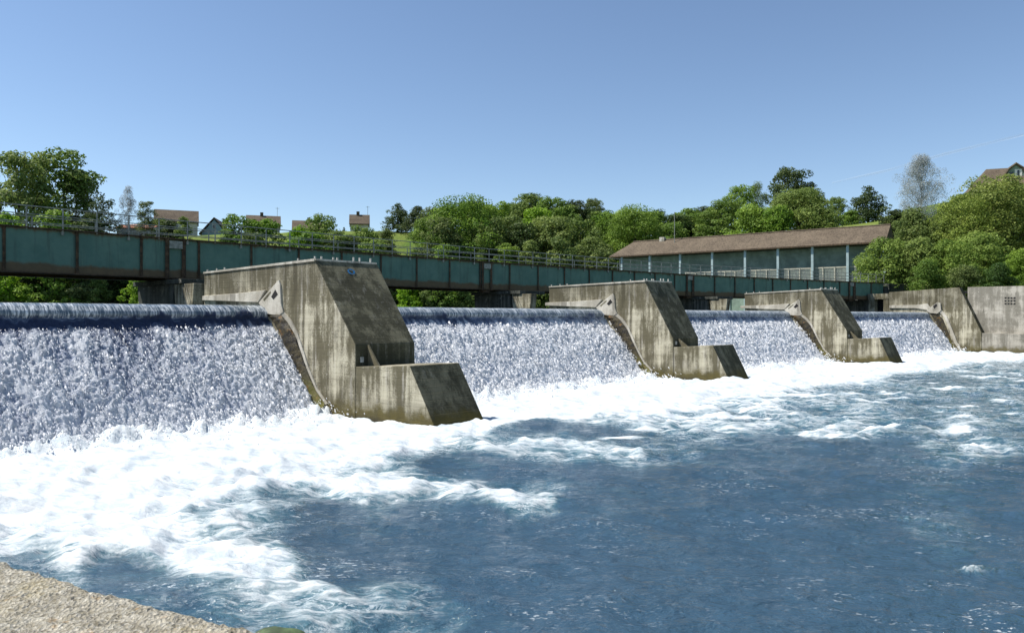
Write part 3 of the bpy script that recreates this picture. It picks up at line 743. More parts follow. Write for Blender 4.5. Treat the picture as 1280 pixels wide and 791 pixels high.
# ------------------------------------------------------------------ bridge
BP = [np.array(p) for p in ((-38.3, 16.9), (-18.3, 40.8), (-2.0, 58.0), (17.8, 75.7), (41.0, 91.0), (46.5, 94.2))]
GZ0, GZ1 = 6.05, 8.22
def bridge():
    root = empty('girder_bridge', (0, 0, 0), 0, 'long teal steel girder bridge with rusty edges and pipe railings behind the piers', 'bridge')
    fr = np.array(BP)
    # smooth polyline along the front face and its normals (towards upstream)
    seg = np.diff(fr, axis=0); sl_ = np.hypot(*seg.T); cum = np.concatenate([[0], np.cumsum(sl_)])
    def at(s, off=0.):
        i = int(np.clip(np.searchsorted(cum, s, 'right')-1, 0, len(seg)-1))
        d = seg[i]/sl_[i]; n_ = np.array((-d[1], d[0]))
        return fr[i]+d*(s-cum[i])+n_*off, d, n_
    def node(i, off):
        if i == 0: d = seg[0]/sl_[0]
        elif i == len(seg): d = seg[-1]/sl_[-1]
        else: d = seg[i-1]/sl_[i-1]+seg[i]/sl_[i]; d /= np.linalg.norm(d)
        n_ = np.array((-d[1], d[0])); return fr[i]+n_*off
    def strip(mb, o0, o1, z0, z1, i):
        a0, b0, a1, b1 = node(i, o0), node(i+1, o0), node(i, o1), node(i+1, o1)
        mb.hexa([(*a0, z0), (*b0, z0), (*b1, z0), (*a1, z0), (*a0, z1), (*b0, z1), (*b1, z1), (*a1, z1)])
    for i in range(len(seg)):
        for base in (0., 3.9):
            mb = MB()
            strip(mb, base, base+.05, GZ0+.06, GZ1-.06, i)
            g = mb.build('girder', M['girder'], root)
            fl = MB(); strip(fl, base-.20, base+.25, GZ0, GZ0+.055, i); fl.build('bottom_flange', M['rust'], g)
            fl = MB(); strip(fl, base-.20, base+.25, GZ1-.055, GZ1, i); fl.build('top_flange', M['rust'], g)
    dk = MB()
    for i in range(len(seg)): strip(dk, .28, 3.65, GZ1-.25, GZ1-.002, i)
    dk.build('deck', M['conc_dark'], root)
    br = MB()
    for s in np.arange(2, cum[-1]-1, 3.1):
        p, d, n_ = at(s, .06); q, _, _ = at(s, 3.88)
        br.bar((*p, 7.7), (*q, 7.7), .25, .5)
    br.build('cross_beams', M['rust'], root)
    # stiffeners every 3.1 m on the face, counted from the joint over the nearest pier
    s0 = cum[1]
    ss_ = [s for s in s0+np.arange(-12, 40)*3.1+1.3 if 1 < s < cum[-1]-.5]
    for s in ss_:
        p, d, n_ = at(s, -.07)
        MB().bar((*p, GZ0+.06), (*p, GZ1-.06), .10, .09).build('stiffener', M['rust'], root)
        pb, _, _ = at(s, -.16)
    # joints over the piers
    for i in (1, 2, 3, 4):
        for e in (-.45, .45):
            p, d, n_ = at(cum[i]+e, -.1)
            MB().bar((*p, GZ0-.05), (*p, GZ1-.06), .16, .16).build('joint_post', M['rust'], root)
        p, d, n_ = at(cum[i], -.12)
        MB().bar((p[0]-d[0]*.35, p[1]-d[1]*.35, GZ1-.35), (p[0]+d[0]*.35, p[1]+d[1]*.35, GZ1-.35), .12, .40).build('joint_plate', M['rail'], root)
        MB().bar((p[0]-d[0]*.3+n_[0]*.3, p[1]-d[1]*.3+n_[1]*.3, GZ0-.1), (p[0]+d[0]*.3+n_[0]*.3, p[1]+d[1]*.3+n_[1]*.3, GZ0-.1), .5, .2).build('bearing', M['rust'], root)
    # railings, near and far
    for off in (-.14, 4.05):
        rl = MB()
        for i in range(len(seg)):
            for z, r in ((GZ1+.98, .028), (GZ1+.60, .024), (GZ1+.22, .024)):
                a = node(i, off); b = node(i+1, off)
                rl.tube([(*a, z), (*b, z)], r, 6)
        rr = rl.build('railing', M['rail'], root)
        for j, s in enumerate(np.arange(.8, cum[-1], 1.55 if off < 0 else 3.1)):
            p, d, n_ = at(s, off)
            mb = MB().bar((*p, GZ1-.12), (*p, GZ1+1.0), .05, .05)
            if off < 0 and j % 2 == 0: mb.bar((p[0]-n_[0]*.0, p[1]-n_[1]*.0, GZ1-.2), (p[0]+n_[0]*.15, p[1]+n_[1]*.15, GZ1-.2), .12, .16)
            mb.build('post', M['rail'], rr)
bridge()

BLAB = {1: 'shade darkened concrete bridge support just behind the nearest weir pier', 2: 'shade darkened concrete bridge support just behind the middle weir pier',
        3: 'shade darkened concrete bridge support just behind the farthest weir pier'}
for k in (1, 2, 3):
    g = {1: 1.0, 2: .9, 3: .86}[k]
    root = empty('bridge_pier', (T[k][0], T[k][1], 0), R(A[k]-90), BLAB[k], 'bridge pier', 'concrete supports under the bridge')
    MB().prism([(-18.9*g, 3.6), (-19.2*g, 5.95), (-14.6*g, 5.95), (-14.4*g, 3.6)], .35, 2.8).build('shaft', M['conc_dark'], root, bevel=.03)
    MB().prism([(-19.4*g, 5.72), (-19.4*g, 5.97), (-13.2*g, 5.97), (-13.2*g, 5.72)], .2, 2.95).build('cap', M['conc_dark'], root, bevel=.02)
    MB().prism([(-14.0*g, 3.6), (-14.35*g, 5.70), (-12.0*g, 5.70), (-12.3*g, 3.6)], .3, .9).build('sunlit_fin', M['conc'], root, bevel=.02)  # lighter concrete stands for sunlight on the front of the support
# bridge abutment on the right bank
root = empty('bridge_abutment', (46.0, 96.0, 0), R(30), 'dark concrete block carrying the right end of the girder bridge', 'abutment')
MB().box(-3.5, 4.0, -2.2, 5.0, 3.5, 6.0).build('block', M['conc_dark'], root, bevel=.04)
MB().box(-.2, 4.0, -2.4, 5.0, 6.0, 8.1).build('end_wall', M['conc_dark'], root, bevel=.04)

# ------------------------------------------------------------------ terrain
BANK = np.array([(149.5, -30.6), (54.5, 85.5), (48, 96), (34, 108), (12, 126), (-20, 143), (-70, 146), (-140, 143), (-420, 150)], float)
def bank_dist(x, y):
    best = np.full(x.shape, 1e9); sign = np.ones(x.shape)
    for a, b in zip(BANK[:-1], BANK[1:]):
        d = b-a; L2 = d@d
        t = np.clip(((x-a[0])*d[0]+(y-a[1])*d[1])/L2, 0, 1)
        dx = x-(a[0]+t*d[0]); dy = y-(a[1]+t*d[1]); dist = np.hypot(dx, dy)
        sd = np.where(d[0]*dy-d[1]*dx > 0, -1., 1.)      # right of travel = land
        better = dist < best-1e-9
        best = np.where(better, dist, best); sign = np.where(better, sd, sign)
    return best*sign
def terrain(x, y):
    x = np.asarray(x, float); y = np.asarray(y, float)
    d = bank_dist(x, y)
    right = sstep(-10, 35, x)
    lo = 4.7+2.2*sstep(44, 52, x)
    z = -3+(lo+3)*sstep(-1.0, 2.5, d)
    top = 24.5-1.5*right+8.0*sstep(70, 110, x)
    a = 5+13*right; b = 42+18*right
    z = z+(top-lo)*sstep(a, b, d)+np.clip(d-b, 0, 400)*.012
    z = z+(fbm(x*.05, y*.05, 71, 3)-.5)*2.0*sstep(3, 20, d)
    return z
def make_terrain():
    xs = np.concatenate([np.linspace(-4000, -330, 12)[:-1], np.arange(-330, 300, 3.0), np.linspace(300, 4000, 12)])
    ys = np.concatenate([np.linspace(-1500, -60, 6)[:-1], np.arange(-60, 330, 3.0), np.linspace(330, 6000, 14)])
    X, Y = np.meshgrid(xs, ys); Z = terrain(X.ravel(), Y.ravel())
    V = np.stack([X.ravel(), Y.ravel(), Z], 1); nx = len(xs)
    i = (np.arange(nx-1)[None, :]+nx*np.arange(len(ys)-1)[:, None]).ravel()
    tag(mesh_from('ground', V, np.stack([i, i+1, i+nx+1, i+nx], 1), M['grass'], smooth=True), 'grassy river bank and hillside behind the bridge', 'ground', kind='structure')
make_terrain()
def gz(x, y): return float(terrain(np.array([x]), np.array([y]))[0])

# ------------------------------------------------------------------ long tiled gallery hall on the far bank
def gallery():
    e1 = np.array((53.7, 104.0)); u = np.array((-.797, .604)); u /= np.linalg.norm(u)
    L = 45.6
    rz = math.atan2(u[1], u[0])          # local x runs along the hall to the far left end; local y to its left = towards the river?
    nrm = np.array((-u[1], u[0]))        # left of u
    root = empty('gallery_hall', (e1[0], e1[1], 0), rz, 'long low hall with brown tiled roof and pale posts behind the bridge', 'hall')
    # camera side is -nrm or +nrm ?
    s = 1. if nrm @ (-e1) > 0 else -1.
    Y = lambda v: s*v                    # v>0 towards the camera
    x0 = 1.7
    ev, rdg = 14.45, 17.05; depth = 6.6
    def box(x0_, x1_, v0, v1, z0, z1, mb=None):
        mb = mb or MB(); a, b = sorted((Y(v0), Y(v1))); return mb.box(x0_, x1_, a, b, z0, z1)
    box(x0, L-1.0, -5.4, -1.9, 4.0, 14.2).build('back_wall', M['hallwall'], root)
    # roof with hipped far end
    V = [(x0, Y(.7), ev), (L, Y(.7), ev), (L, Y(-5.9), ev), (x0, Y(-5.9), ev), (x0, Y(-2.6), rdg), (L-3.0, Y(-2.6), rdg),
         (x0, Y(.7), ev-.18), (L, Y(.7), ev-.18), (L, Y(-5.9), ev-.18), (x0, Y(-5.9), ev-.18)]
    Fc = [(0, 1, 5, 4), (1, 2, 5), (2, 3, 4, 5), (0, 4, 3), (6, 9, 8, 7), (0, 6, 7, 1), (1, 7, 8, 2), (3, 2, 8, 9), (0, 3, 9, 6)]
    mb = MB(); mb.add(V, Fc); rf = mb.build('roof', M['tile'], root)
    MB().tube([(x0, Y(-2.6), rdg+.02), (L-3.0, Y(-2.6), rdg+.02)], .13, 6).build('ridge_cap', M['tile_dark'], rf)
    box(x0, L-.02, .70, .80, ev-.22, ev-.02).build('gutter', M['rust'], rf)
    box(12.6+24, 13.5+24, -3.0, -2.2, rdg-.3, rdg+.45).build('chimney', M['conc_pale'], rf)
    MB().tube([(34.5, Y(-1.8), rdg-1.0), (34.5, Y(-1.8), rdg+4.4)], .06, 6).build('mast', M['rail'], root)
    for px in (778, 813, 851, 891, 932, 973, 1016, 1060, 1106):
        r = (px-640)/F; x = (r*e1[1]-e1[0])/(u[0]-r*u[1])
        box(x-.17, x+.17, .0, .34, 4.0, ev-.18).build('post', M['hallpost'], root)
    box(x0, L-.5, -.3, .34, 8.6, 8.95).build('floor_edge', M['conc_wall'], root)
    box(x0, L-.8, -1.85, -.35, 4.0, 8.6).build('lower_wall', M['hallwall'], root)
    for x in np.arange(1, L-2, 2.6): box(x-.12, x+.12, -.35, -.2, 4.2, 8.58).build('lower_post', M['hallpost'], root)
    # cream railing with mesh panels between the posts
    fx1 = 32.0
    fe = empty('panel_fence', (e1[0], e1[1], 0), rz, 'cream framed mesh fence along the front of the tiled hall', 'fence')
    box(x0, fx1, -.20, -.08, 11.02, 11.22).build('top_rail', M['cream'], fe)
    box(x0, fx1, -.16, -.13, 8.98, 11.02).build('mesh_panel', M['mesh'], fe)
    gr = MB()
    for x in np.arange(x0, fx1, .5): box(x, x+.03, -.125, -.11, 8.98, 11.02, gr)
    for z in np.arange(9.2, 11., .3): box(x0, fx1, -.127, -.112, z, z+.03, gr)
    gr.build('mesh_wires', M['rail'], fe)
    for x in np.arange(x0+.3, fx1+.1, 1.65): box(x-.08, x+.08, -.21, -.02, 8.97, 11.2).build('post', M['cream'], fe)
gallery()

# ------------------------------------------------------------------ houses on the hill
def house(px0, px1, py_ridge, py_eave, D, mats, label, depth=8., gable=False, yaw=0., chim=None, antenna=False, wins=0, base=None, dormer=None, hip=0.):
    xm = ((px0+px1)/2-640)/F*D; zr = EYE-(py_ridge-HOR)/F*D; ze = EYE-(py_eave-HOR)/F*D
    wd = (px1-px0)/F*D*(1/math.cos(yaw) if not gable else 1); zb = gz(xm, D)-1.5 if base is None else base
    root = empty('house', (xm, D+depth/2, 0), yaw, label, 'house', 'houses on the hill')
    hw = wd/2
    if not gable:      # ridge along local x
        MB().prism([(-depth/2+.3, zb), (-depth/2+.3, ze), (0, zr-.15), (depth/2-.3, ze), (depth/2-.3, zb)], 0, 0)  # profile reference
        mb = MB(); V = []
        for x in (-hw+.3, hw-.3):
            xr = x+hip if x < 0 else x-hip; V += [(x, -depth/2+.4, zb), (x, -depth/2+.4, ze+.05), (xr, 0, zr-.2), (x, depth/2-.4, ze+.05), (x, depth/2-.4, zb)]
        mb.add(V, [(0, 1, 2, 3, 4), (9, 8, 7, 6, 5), (0, 5, 6, 1), (1, 6, 7, 2), (2, 7, 8, 3), (3, 8, 9, 4), (4, 9, 5, 0)])
        wl = mb.build('wall', mats[0], root)
        mb = MB()
        for sg in (-1, 1):
            y1 = sg*(depth/2+.1); zl = ze-.15
            mb.hexa([(-hw, y1, zl), (hw, y1, zl), (hw-hip, sg*.02, zr-.02), (-hw+hip, sg*.02, zr-.02), (-hw, y1, zl+.22), (hw, y1, zl+.22), (hw-hip, sg*.02, zr+.2), (-hw+hip, sg*.02, zr+.2)])
        if hip:
            for sx in (-1, 1): mb.add([(sx*(hw+.02), -depth/2-.1, ze-.1), (sx*(hw+.02), depth/2+.1, ze-.1), (sx*(hw-hip), 0, zr+.19), (sx*(hw-.3), -depth/2+.2, ze-.1), (sx*(hw-.3), depth/2-.2, ze-.1), (sx*(hw-hip-.3), 0, zr-.1)], [(0, 1, 2), (5, 4, 3), (0, 3, 4, 1), (1, 4, 5, 2), (2, 5, 3, 0)])
        rf = mb.build('roof', mats[1], root)
        fy = -depth/2+.4
        for i in range(wins):
            x = -hw+wd*(i+1)/(wins+1)
            wn = MB().box(x-.55, x+.55, fy-.06, fy+.0, ze-2.2, ze-.8).build('window', M['white'], root)
            MB().box(x-.45, x+.45, fy-.075, fy-.062, ze-2.1, ze-.9).build('pane', M['glass'], wn)
        if chim is not None:
            MB().box(chim*hw-.4, chim*hw+.4, -.4, .4, zr-.6, zr+1.0).build('chimney', M['tile_dark'], rf)
        if antenna:
            MB().tube([(antenna*hw, .3, zr-.2), (antenna*hw, .3, zr+2.6)], .05, 5).tube([(antenna*hw-.5, .3, zr+2.3), (antenna*hw+.5, .3, zr+2.3)], .04, 5).build('antenna', M['rail'], rf)
    else:              # gable faces the camera
        V = []
        for y in (-depth/2, depth/2):
            V += [(-hw+.4, y, zb), (-hw+.4, y, ze), (0, y, zr-.3), (hw-.4, y, ze), (hw-.4, y, zb)]
        wl = MB().add(V, [(4, 3, 2, 1, 0), (5, 6, 7, 8, 9), (0, 1, 6, 5), (1, 2, 7, 6), (2, 3, 8, 7), (3, 4, 9, 8), (4, 0, 5, 9)]).build('wall', mats[0], root)
        mb = MB(); k_ = (zr-ze)/hw
        for sg in (-1, 1):
            xo = sg*(hw+.3); zo = zr-k_*(hw+.3)
            mb.hexa([(xo, -depth/2-.35, zo), (xo, depth/2+.35, zo), (sg*.01, depth/2+.35, zr), (sg*.01, -depth/2-.35, zr), (xo, -depth/2-.35, zo+.32), (xo, depth/2+.35, zo+.32), (sg*.01, depth/2+.35, zr+.3), (sg*.01, -depth/2-.35, zr+.3)])
        rf = mb.build('roof', mats[1], root)
        for x, z in ((0, ze+(zr-ze)*.35), (-.9, ze-1.5), (.9, ze-1.5)):
            wn = MB().box(x-.4, x+.4, -depth/2-.05, -depth/2+.0, z-.1, z+1.).build('window', M['white'], root)
            MB().box(x-.3, x+.3, -depth/2-.065, -depth/2-.052, z, z+.9).build('pane', M['glass'], wn)
        if chim is not None:
            x = chim*hw; MB().box(x-.4, x+.4, -.4, .4, zr-abs(x)*k_-.3, zr+.4).build('chimney', M['tile_dark'], rf)
    if dormer is not None:
        x = dormer; y = -depth*.27; z = ze+(zr-ze)*.46
        dm = MB().add([(x-1.5, y, z), (x+1.5, y, z), (x+1.5, y, z+.9), (x+.8, y, z+2.0), (x, y, z+2.5), (x-.8, y, z+2.0), (x-1.5, y, z+.9)]+[(x-1.5, y+3, z), (x+1.5, y+3, z), (x+1.5, y+3, z+.9), (x+.8, y+3, z+2.0), (x, y+3, z+2.5), (x-.8, y+3, z+2.0), (x-1.5, y+3, z+.9)],
             [(0, 1, 2, 3, 4, 5, 6), (13, 12, 11, 10, 9, 8, 7)]+[(i, i+7, (i+1) % 7+7, (i+1) % 7) for i in range(7)]).build('dormer', M['hallwall'], root)
        MB().tube([(x-1.9, y-.15, z+.6), (x-1.3, y-.15, z+1.7), (x, y-.15, z+2.75), (x+1.3, y-.15, z+1.7), (x+1.9, y-.15, z+.6)], .28, 6).build('dormer_hood', M['tile_dark'], dm)
        wn = MB().box(x-.2, x+1.1, y-.06, y, z+.15, z+1.6).build('window', M['white'], dm)
        MB().box(x+.25, x+.65, y-.08, y-.062, z+.3, z+1.4).build('pane', M['glass'], wn)
        MB().box(x-1.1, x-.4, y-.05, y, z+.3, z+1.1).build('pane', M['glass'], dm)
    return root
house(188, 236, 261, 277, 190, (M['render'], M['tile_dark']), 'big house with broad brown roof and plain gable left on the hill', 8, yaw=R(23), wins=3)
house(247, 280, 273, 292, 200, (M['render_blue'], M['tile_dark']), 'blue grey house showing its pointed gable above the grass', 10, gable=True, yaw=R(10), chim=.45)
house(303, 343, 268, 282, 195, (M['render_grey'], M['tile_dark']), 'house half hidden behind bushes with an antenna on its brown ridge', 8, yaw=R(18), chim=-.1, antenna=.8)
house(361, 397, 274.5, 288, 200, (M['render_grey'], M['tile_dark']), 'house behind bushes showing a low brown roof with one thin chimney', 8, yaw=R(15), chim=.1)
house(434, 459, 267.5, 280, 195, (M['render'], M['tile_dark']), 'small tall house with square brown roof standing alone on the skyline', 6, yaw=R(11), chim=-.15, antenna=.8)
house(143, 192, 279, 285, 176, (M['render'], M['tile_red']), 'low house with terracotta roof behind the bridge railing at left', 8, wins=2)
house(1243, 1345, 204, 230, 150, (M['render_grey'], M['tile_dark']), 'house with brown roof and arched dormer at the top right above the trees', 11, yaw=R(-20), dormer=-.9, hip=3.2)

# ------------------------------------------------------------------ trees
def envelope(kind, h):
    """crown radius (0..1) at height fraction h of the crown"""
    if kind == 'cone': return np.clip(1.25*(1-h)**.75, 0, 1)*np.clip(h/.12+.45, 0, 1)
    if kind == 'spruce': return (1-h)**.95*np.clip(h/.08+.5, 0, 1)
    if kind == 'birch': return np.clip(np.sin(np.pi*np.clip(h*.80+.16, 0, 1)), 0, 1)**.9
    if kind == 'shrub': return np.sqrt(np.clip(1-(h*1.0)**2.2, 0, 1))*np.clip(.75+h, 0, 1)
    return np.clip(np.sin(np.pi*np.clip(h*.73+.21, 0, 1)), 0, 1)**.55

PROTO = {}
def make_crown(kind, seed, nclump, nleaf, leaf, cb, asp=1.):
    """crown of unit tree: height 1, radius .5 ; cb = crown base fraction"""
    g = np.random.default_rng(seed)
    h = g.beta(1.25, 1.1, nclump) if kind not in ('cone', 'spruce') else g.beta(1.0, 1.5, nclump)
    th = g.uniform(0, 2*np.pi, nclump)
    lob = 1+.22*np.sin(th*3+seed)+.12*np.sin(th*5+2*seed+h*6)+g.normal(0, .10, nclump)
    env = envelope(kind, h)
    inner = np.sqrt(g.uniform(.18, 1., nclump)) if kind != 'birch' else g.uniform(.02, 1., nclump)**.7
    rad = env*inner*lob
    cr = (g.uniform(.085, .17, nclump) if kind != 'birch' else g.uniform(.06, .12, nclump))
    if kind == 'spruce': cr *= .6
    c = np.stack([rad*.455*np.cos(th), rad*.455*np.sin(th), cb+(1-cb)*(h*.93+.02)+g.normal(0, .012, nclump)], 1)
    zz = np.array((1., 1., asp))
    per = np.maximum((nleaf*cr**2/np.sum(cr**2)), 8).astype(int)
    idx = np.repeat(np.arange(nclump), per); n = len(idx)
    d = g.normal(0, 1, (n, 3)); d[:, 2] += .35; d /= np.linalg.norm(d, axis=1)[:, None]
    rr = g.uniform(.45, 1.05, n)**.6
    off = d*rr[:, None]*cr[idx][:, None]; off[:, 2] *= .62
    if kind == 'birch': off[:, 2] = off[:, 2]*1.9-.03
    p = c[idx]+off*zz
    nrm = d*1.0+g.normal(0, .55, (n, 3)); nrm[:, 2] += .35; nrm /= np.linalg.norm(nrm, axis=1)[:, None]
    a = np.cross(nrm, g.normal(0, 1, (n, 3))); a /= np.linalg.norm(a, axis=1)[:, None]; b = np.cross(nrm, a)
    s = leaf*g.uniform(.55, 1.35, n)[:, None]
    e = g.uniform(.45, .8, n)[:, None]
    V = np.stack([p-a*s*zz, p+(-b*s*e+nrm*s*.15)*zz, p+a*s*g.uniform(.8, 1.2, (n, 1))*zz, p+(b*s*e-nrm*s*.1)*zz], 1).reshape(-1, 3)
    tint = np.clip(g.uniform(.15, .85, nclump)[idx]+g.normal(0, .16, n), 0, 1)
    return V, np.arange(4*n).reshape(-1, 4), np.repeat(tint, 4), c

def make_trunk(c, cb, seed, slim=1.0):
    g = random.Random(seed); mb = MB()
    top = .80
    pts = [(0, 0, -.04)]; rad = [.030*slim]
    x = y = 0
    for i in range(1, 7):
        x += g.uniform(-.012, .012); y += g.uniform(-.012, .012); pts.append((x, y, top*i/6)); rad.append(.024*slim*(1-i/7.5))
    mb.tube(pts, rad, 7)
    for i in range(min(16, len(c))):
        e = c[(i*7) % len(c)]
        z0 = max(.06, min(top*.92, cb*.7+(e[2]-cb)*.55)); f_ = z0/top*6; k_ = int(min(5, f_)); q = Vector(pts[k_]).lerp(Vector(pts[k_+1]), f_-k_)
        m_ = q.lerp(Vector(e), .5)+Vector((0, 0, -.015))
        mb.tube([q, m_, Vector(e)], [.010*slim, .007*slim, .003*slim], 5)
    me_o = mb.build('trunk', None, None); me = me_o.data
    C.objects.unlink(me_o); bpy.data.objects.remove(me_o)
    return me

SPEC = {'broad': (85, 8500, .021, .08, 1.), 'tall': (70, 5200, .019, .34, .9), 'cone': (95, 8000, .020, .04, 1.), 'spruce': (100, 5200, .018, .04, .8),
        'birch': (120, 10000, .0125, .08, .6), 'shrub': (70, 7500, .023, .01, .8), 'big': (170, 24000, .0125, .05, 1.), 'bigshrub': (120, 16000, .0165, .01, .8), 'bigbirch': (230, 30000, .0078, .06, .6), 'airy': (85, 6000, .021, .16, .9)}
def tree(px, py, wpx, D, kind, leaf, label, group=None, name=None, var=None, sink=.3):
    x = (px-640)/F*D; zt = EYE-(py-HOR)/F*D; zb = gz(x, D)-sink
    h = max(zt-zb, 1.5); wd = wpx*1.12/F*D
    shape = {'big': 'broad', 'airy': 'broad', 'bigshrub': 'shrub', 'bigbirch': 'birch'}.get(kind, kind)
    nc, nl, lf, cb, slim = SPEC[kind]
    v = int(abs(px*7+py*3)) % 2 if var is None else var
    ab = round(math.log2(wd/h)*2)/2; key = (kind, v, ab); asp = 2**ab
    if key not in PROTO:
        k_ = max(1., asp**-.5)                       # tall crowns need more clumps and leaves
        V, Fq, tint, c = make_crown(shape, 100+len(PROTO)*13, int(nc*k_), int(nl*k_), lf, cb, asp)
        o = mesh_from('crown', V, Fq, None, attrs={'tint': tint}); me = o.data
        C.objects.unlink(o); bpy.data.objects.remove(o)
        PROTO[key] = (me, make_trunk(c, cb, len(PROTO), slim))
    cme, tme = PROTO[key]
    nm = name or ('bush' if 'shrub' in kind else 'conifer_tree' if kind == 'spruce' else 'birch_tree' if 'birch' in kind else 'leafy_tree')
    root = empty(nm, (x, D, zb), 0, label, 'bush' if nm == 'bush' else 'tree', group)
    root.scale = (wd, wd, h); rz = (px*1.7+py) % 6.28
    for pn, me, mt in (('crown', cme, M[leaf]), ('trunk', tme, M['bark_pale'] if 'birch' in kind else M['bark'])):
        o = bpy.data.objects.new(pn, me); link(o, root); o.rotation_euler = (0, 0, rz)
        if not me.materials: me.materials.append(mt)
        o.material_slots[0].link = 'OBJECT'; o.material_slots[0].material = mt
    return root

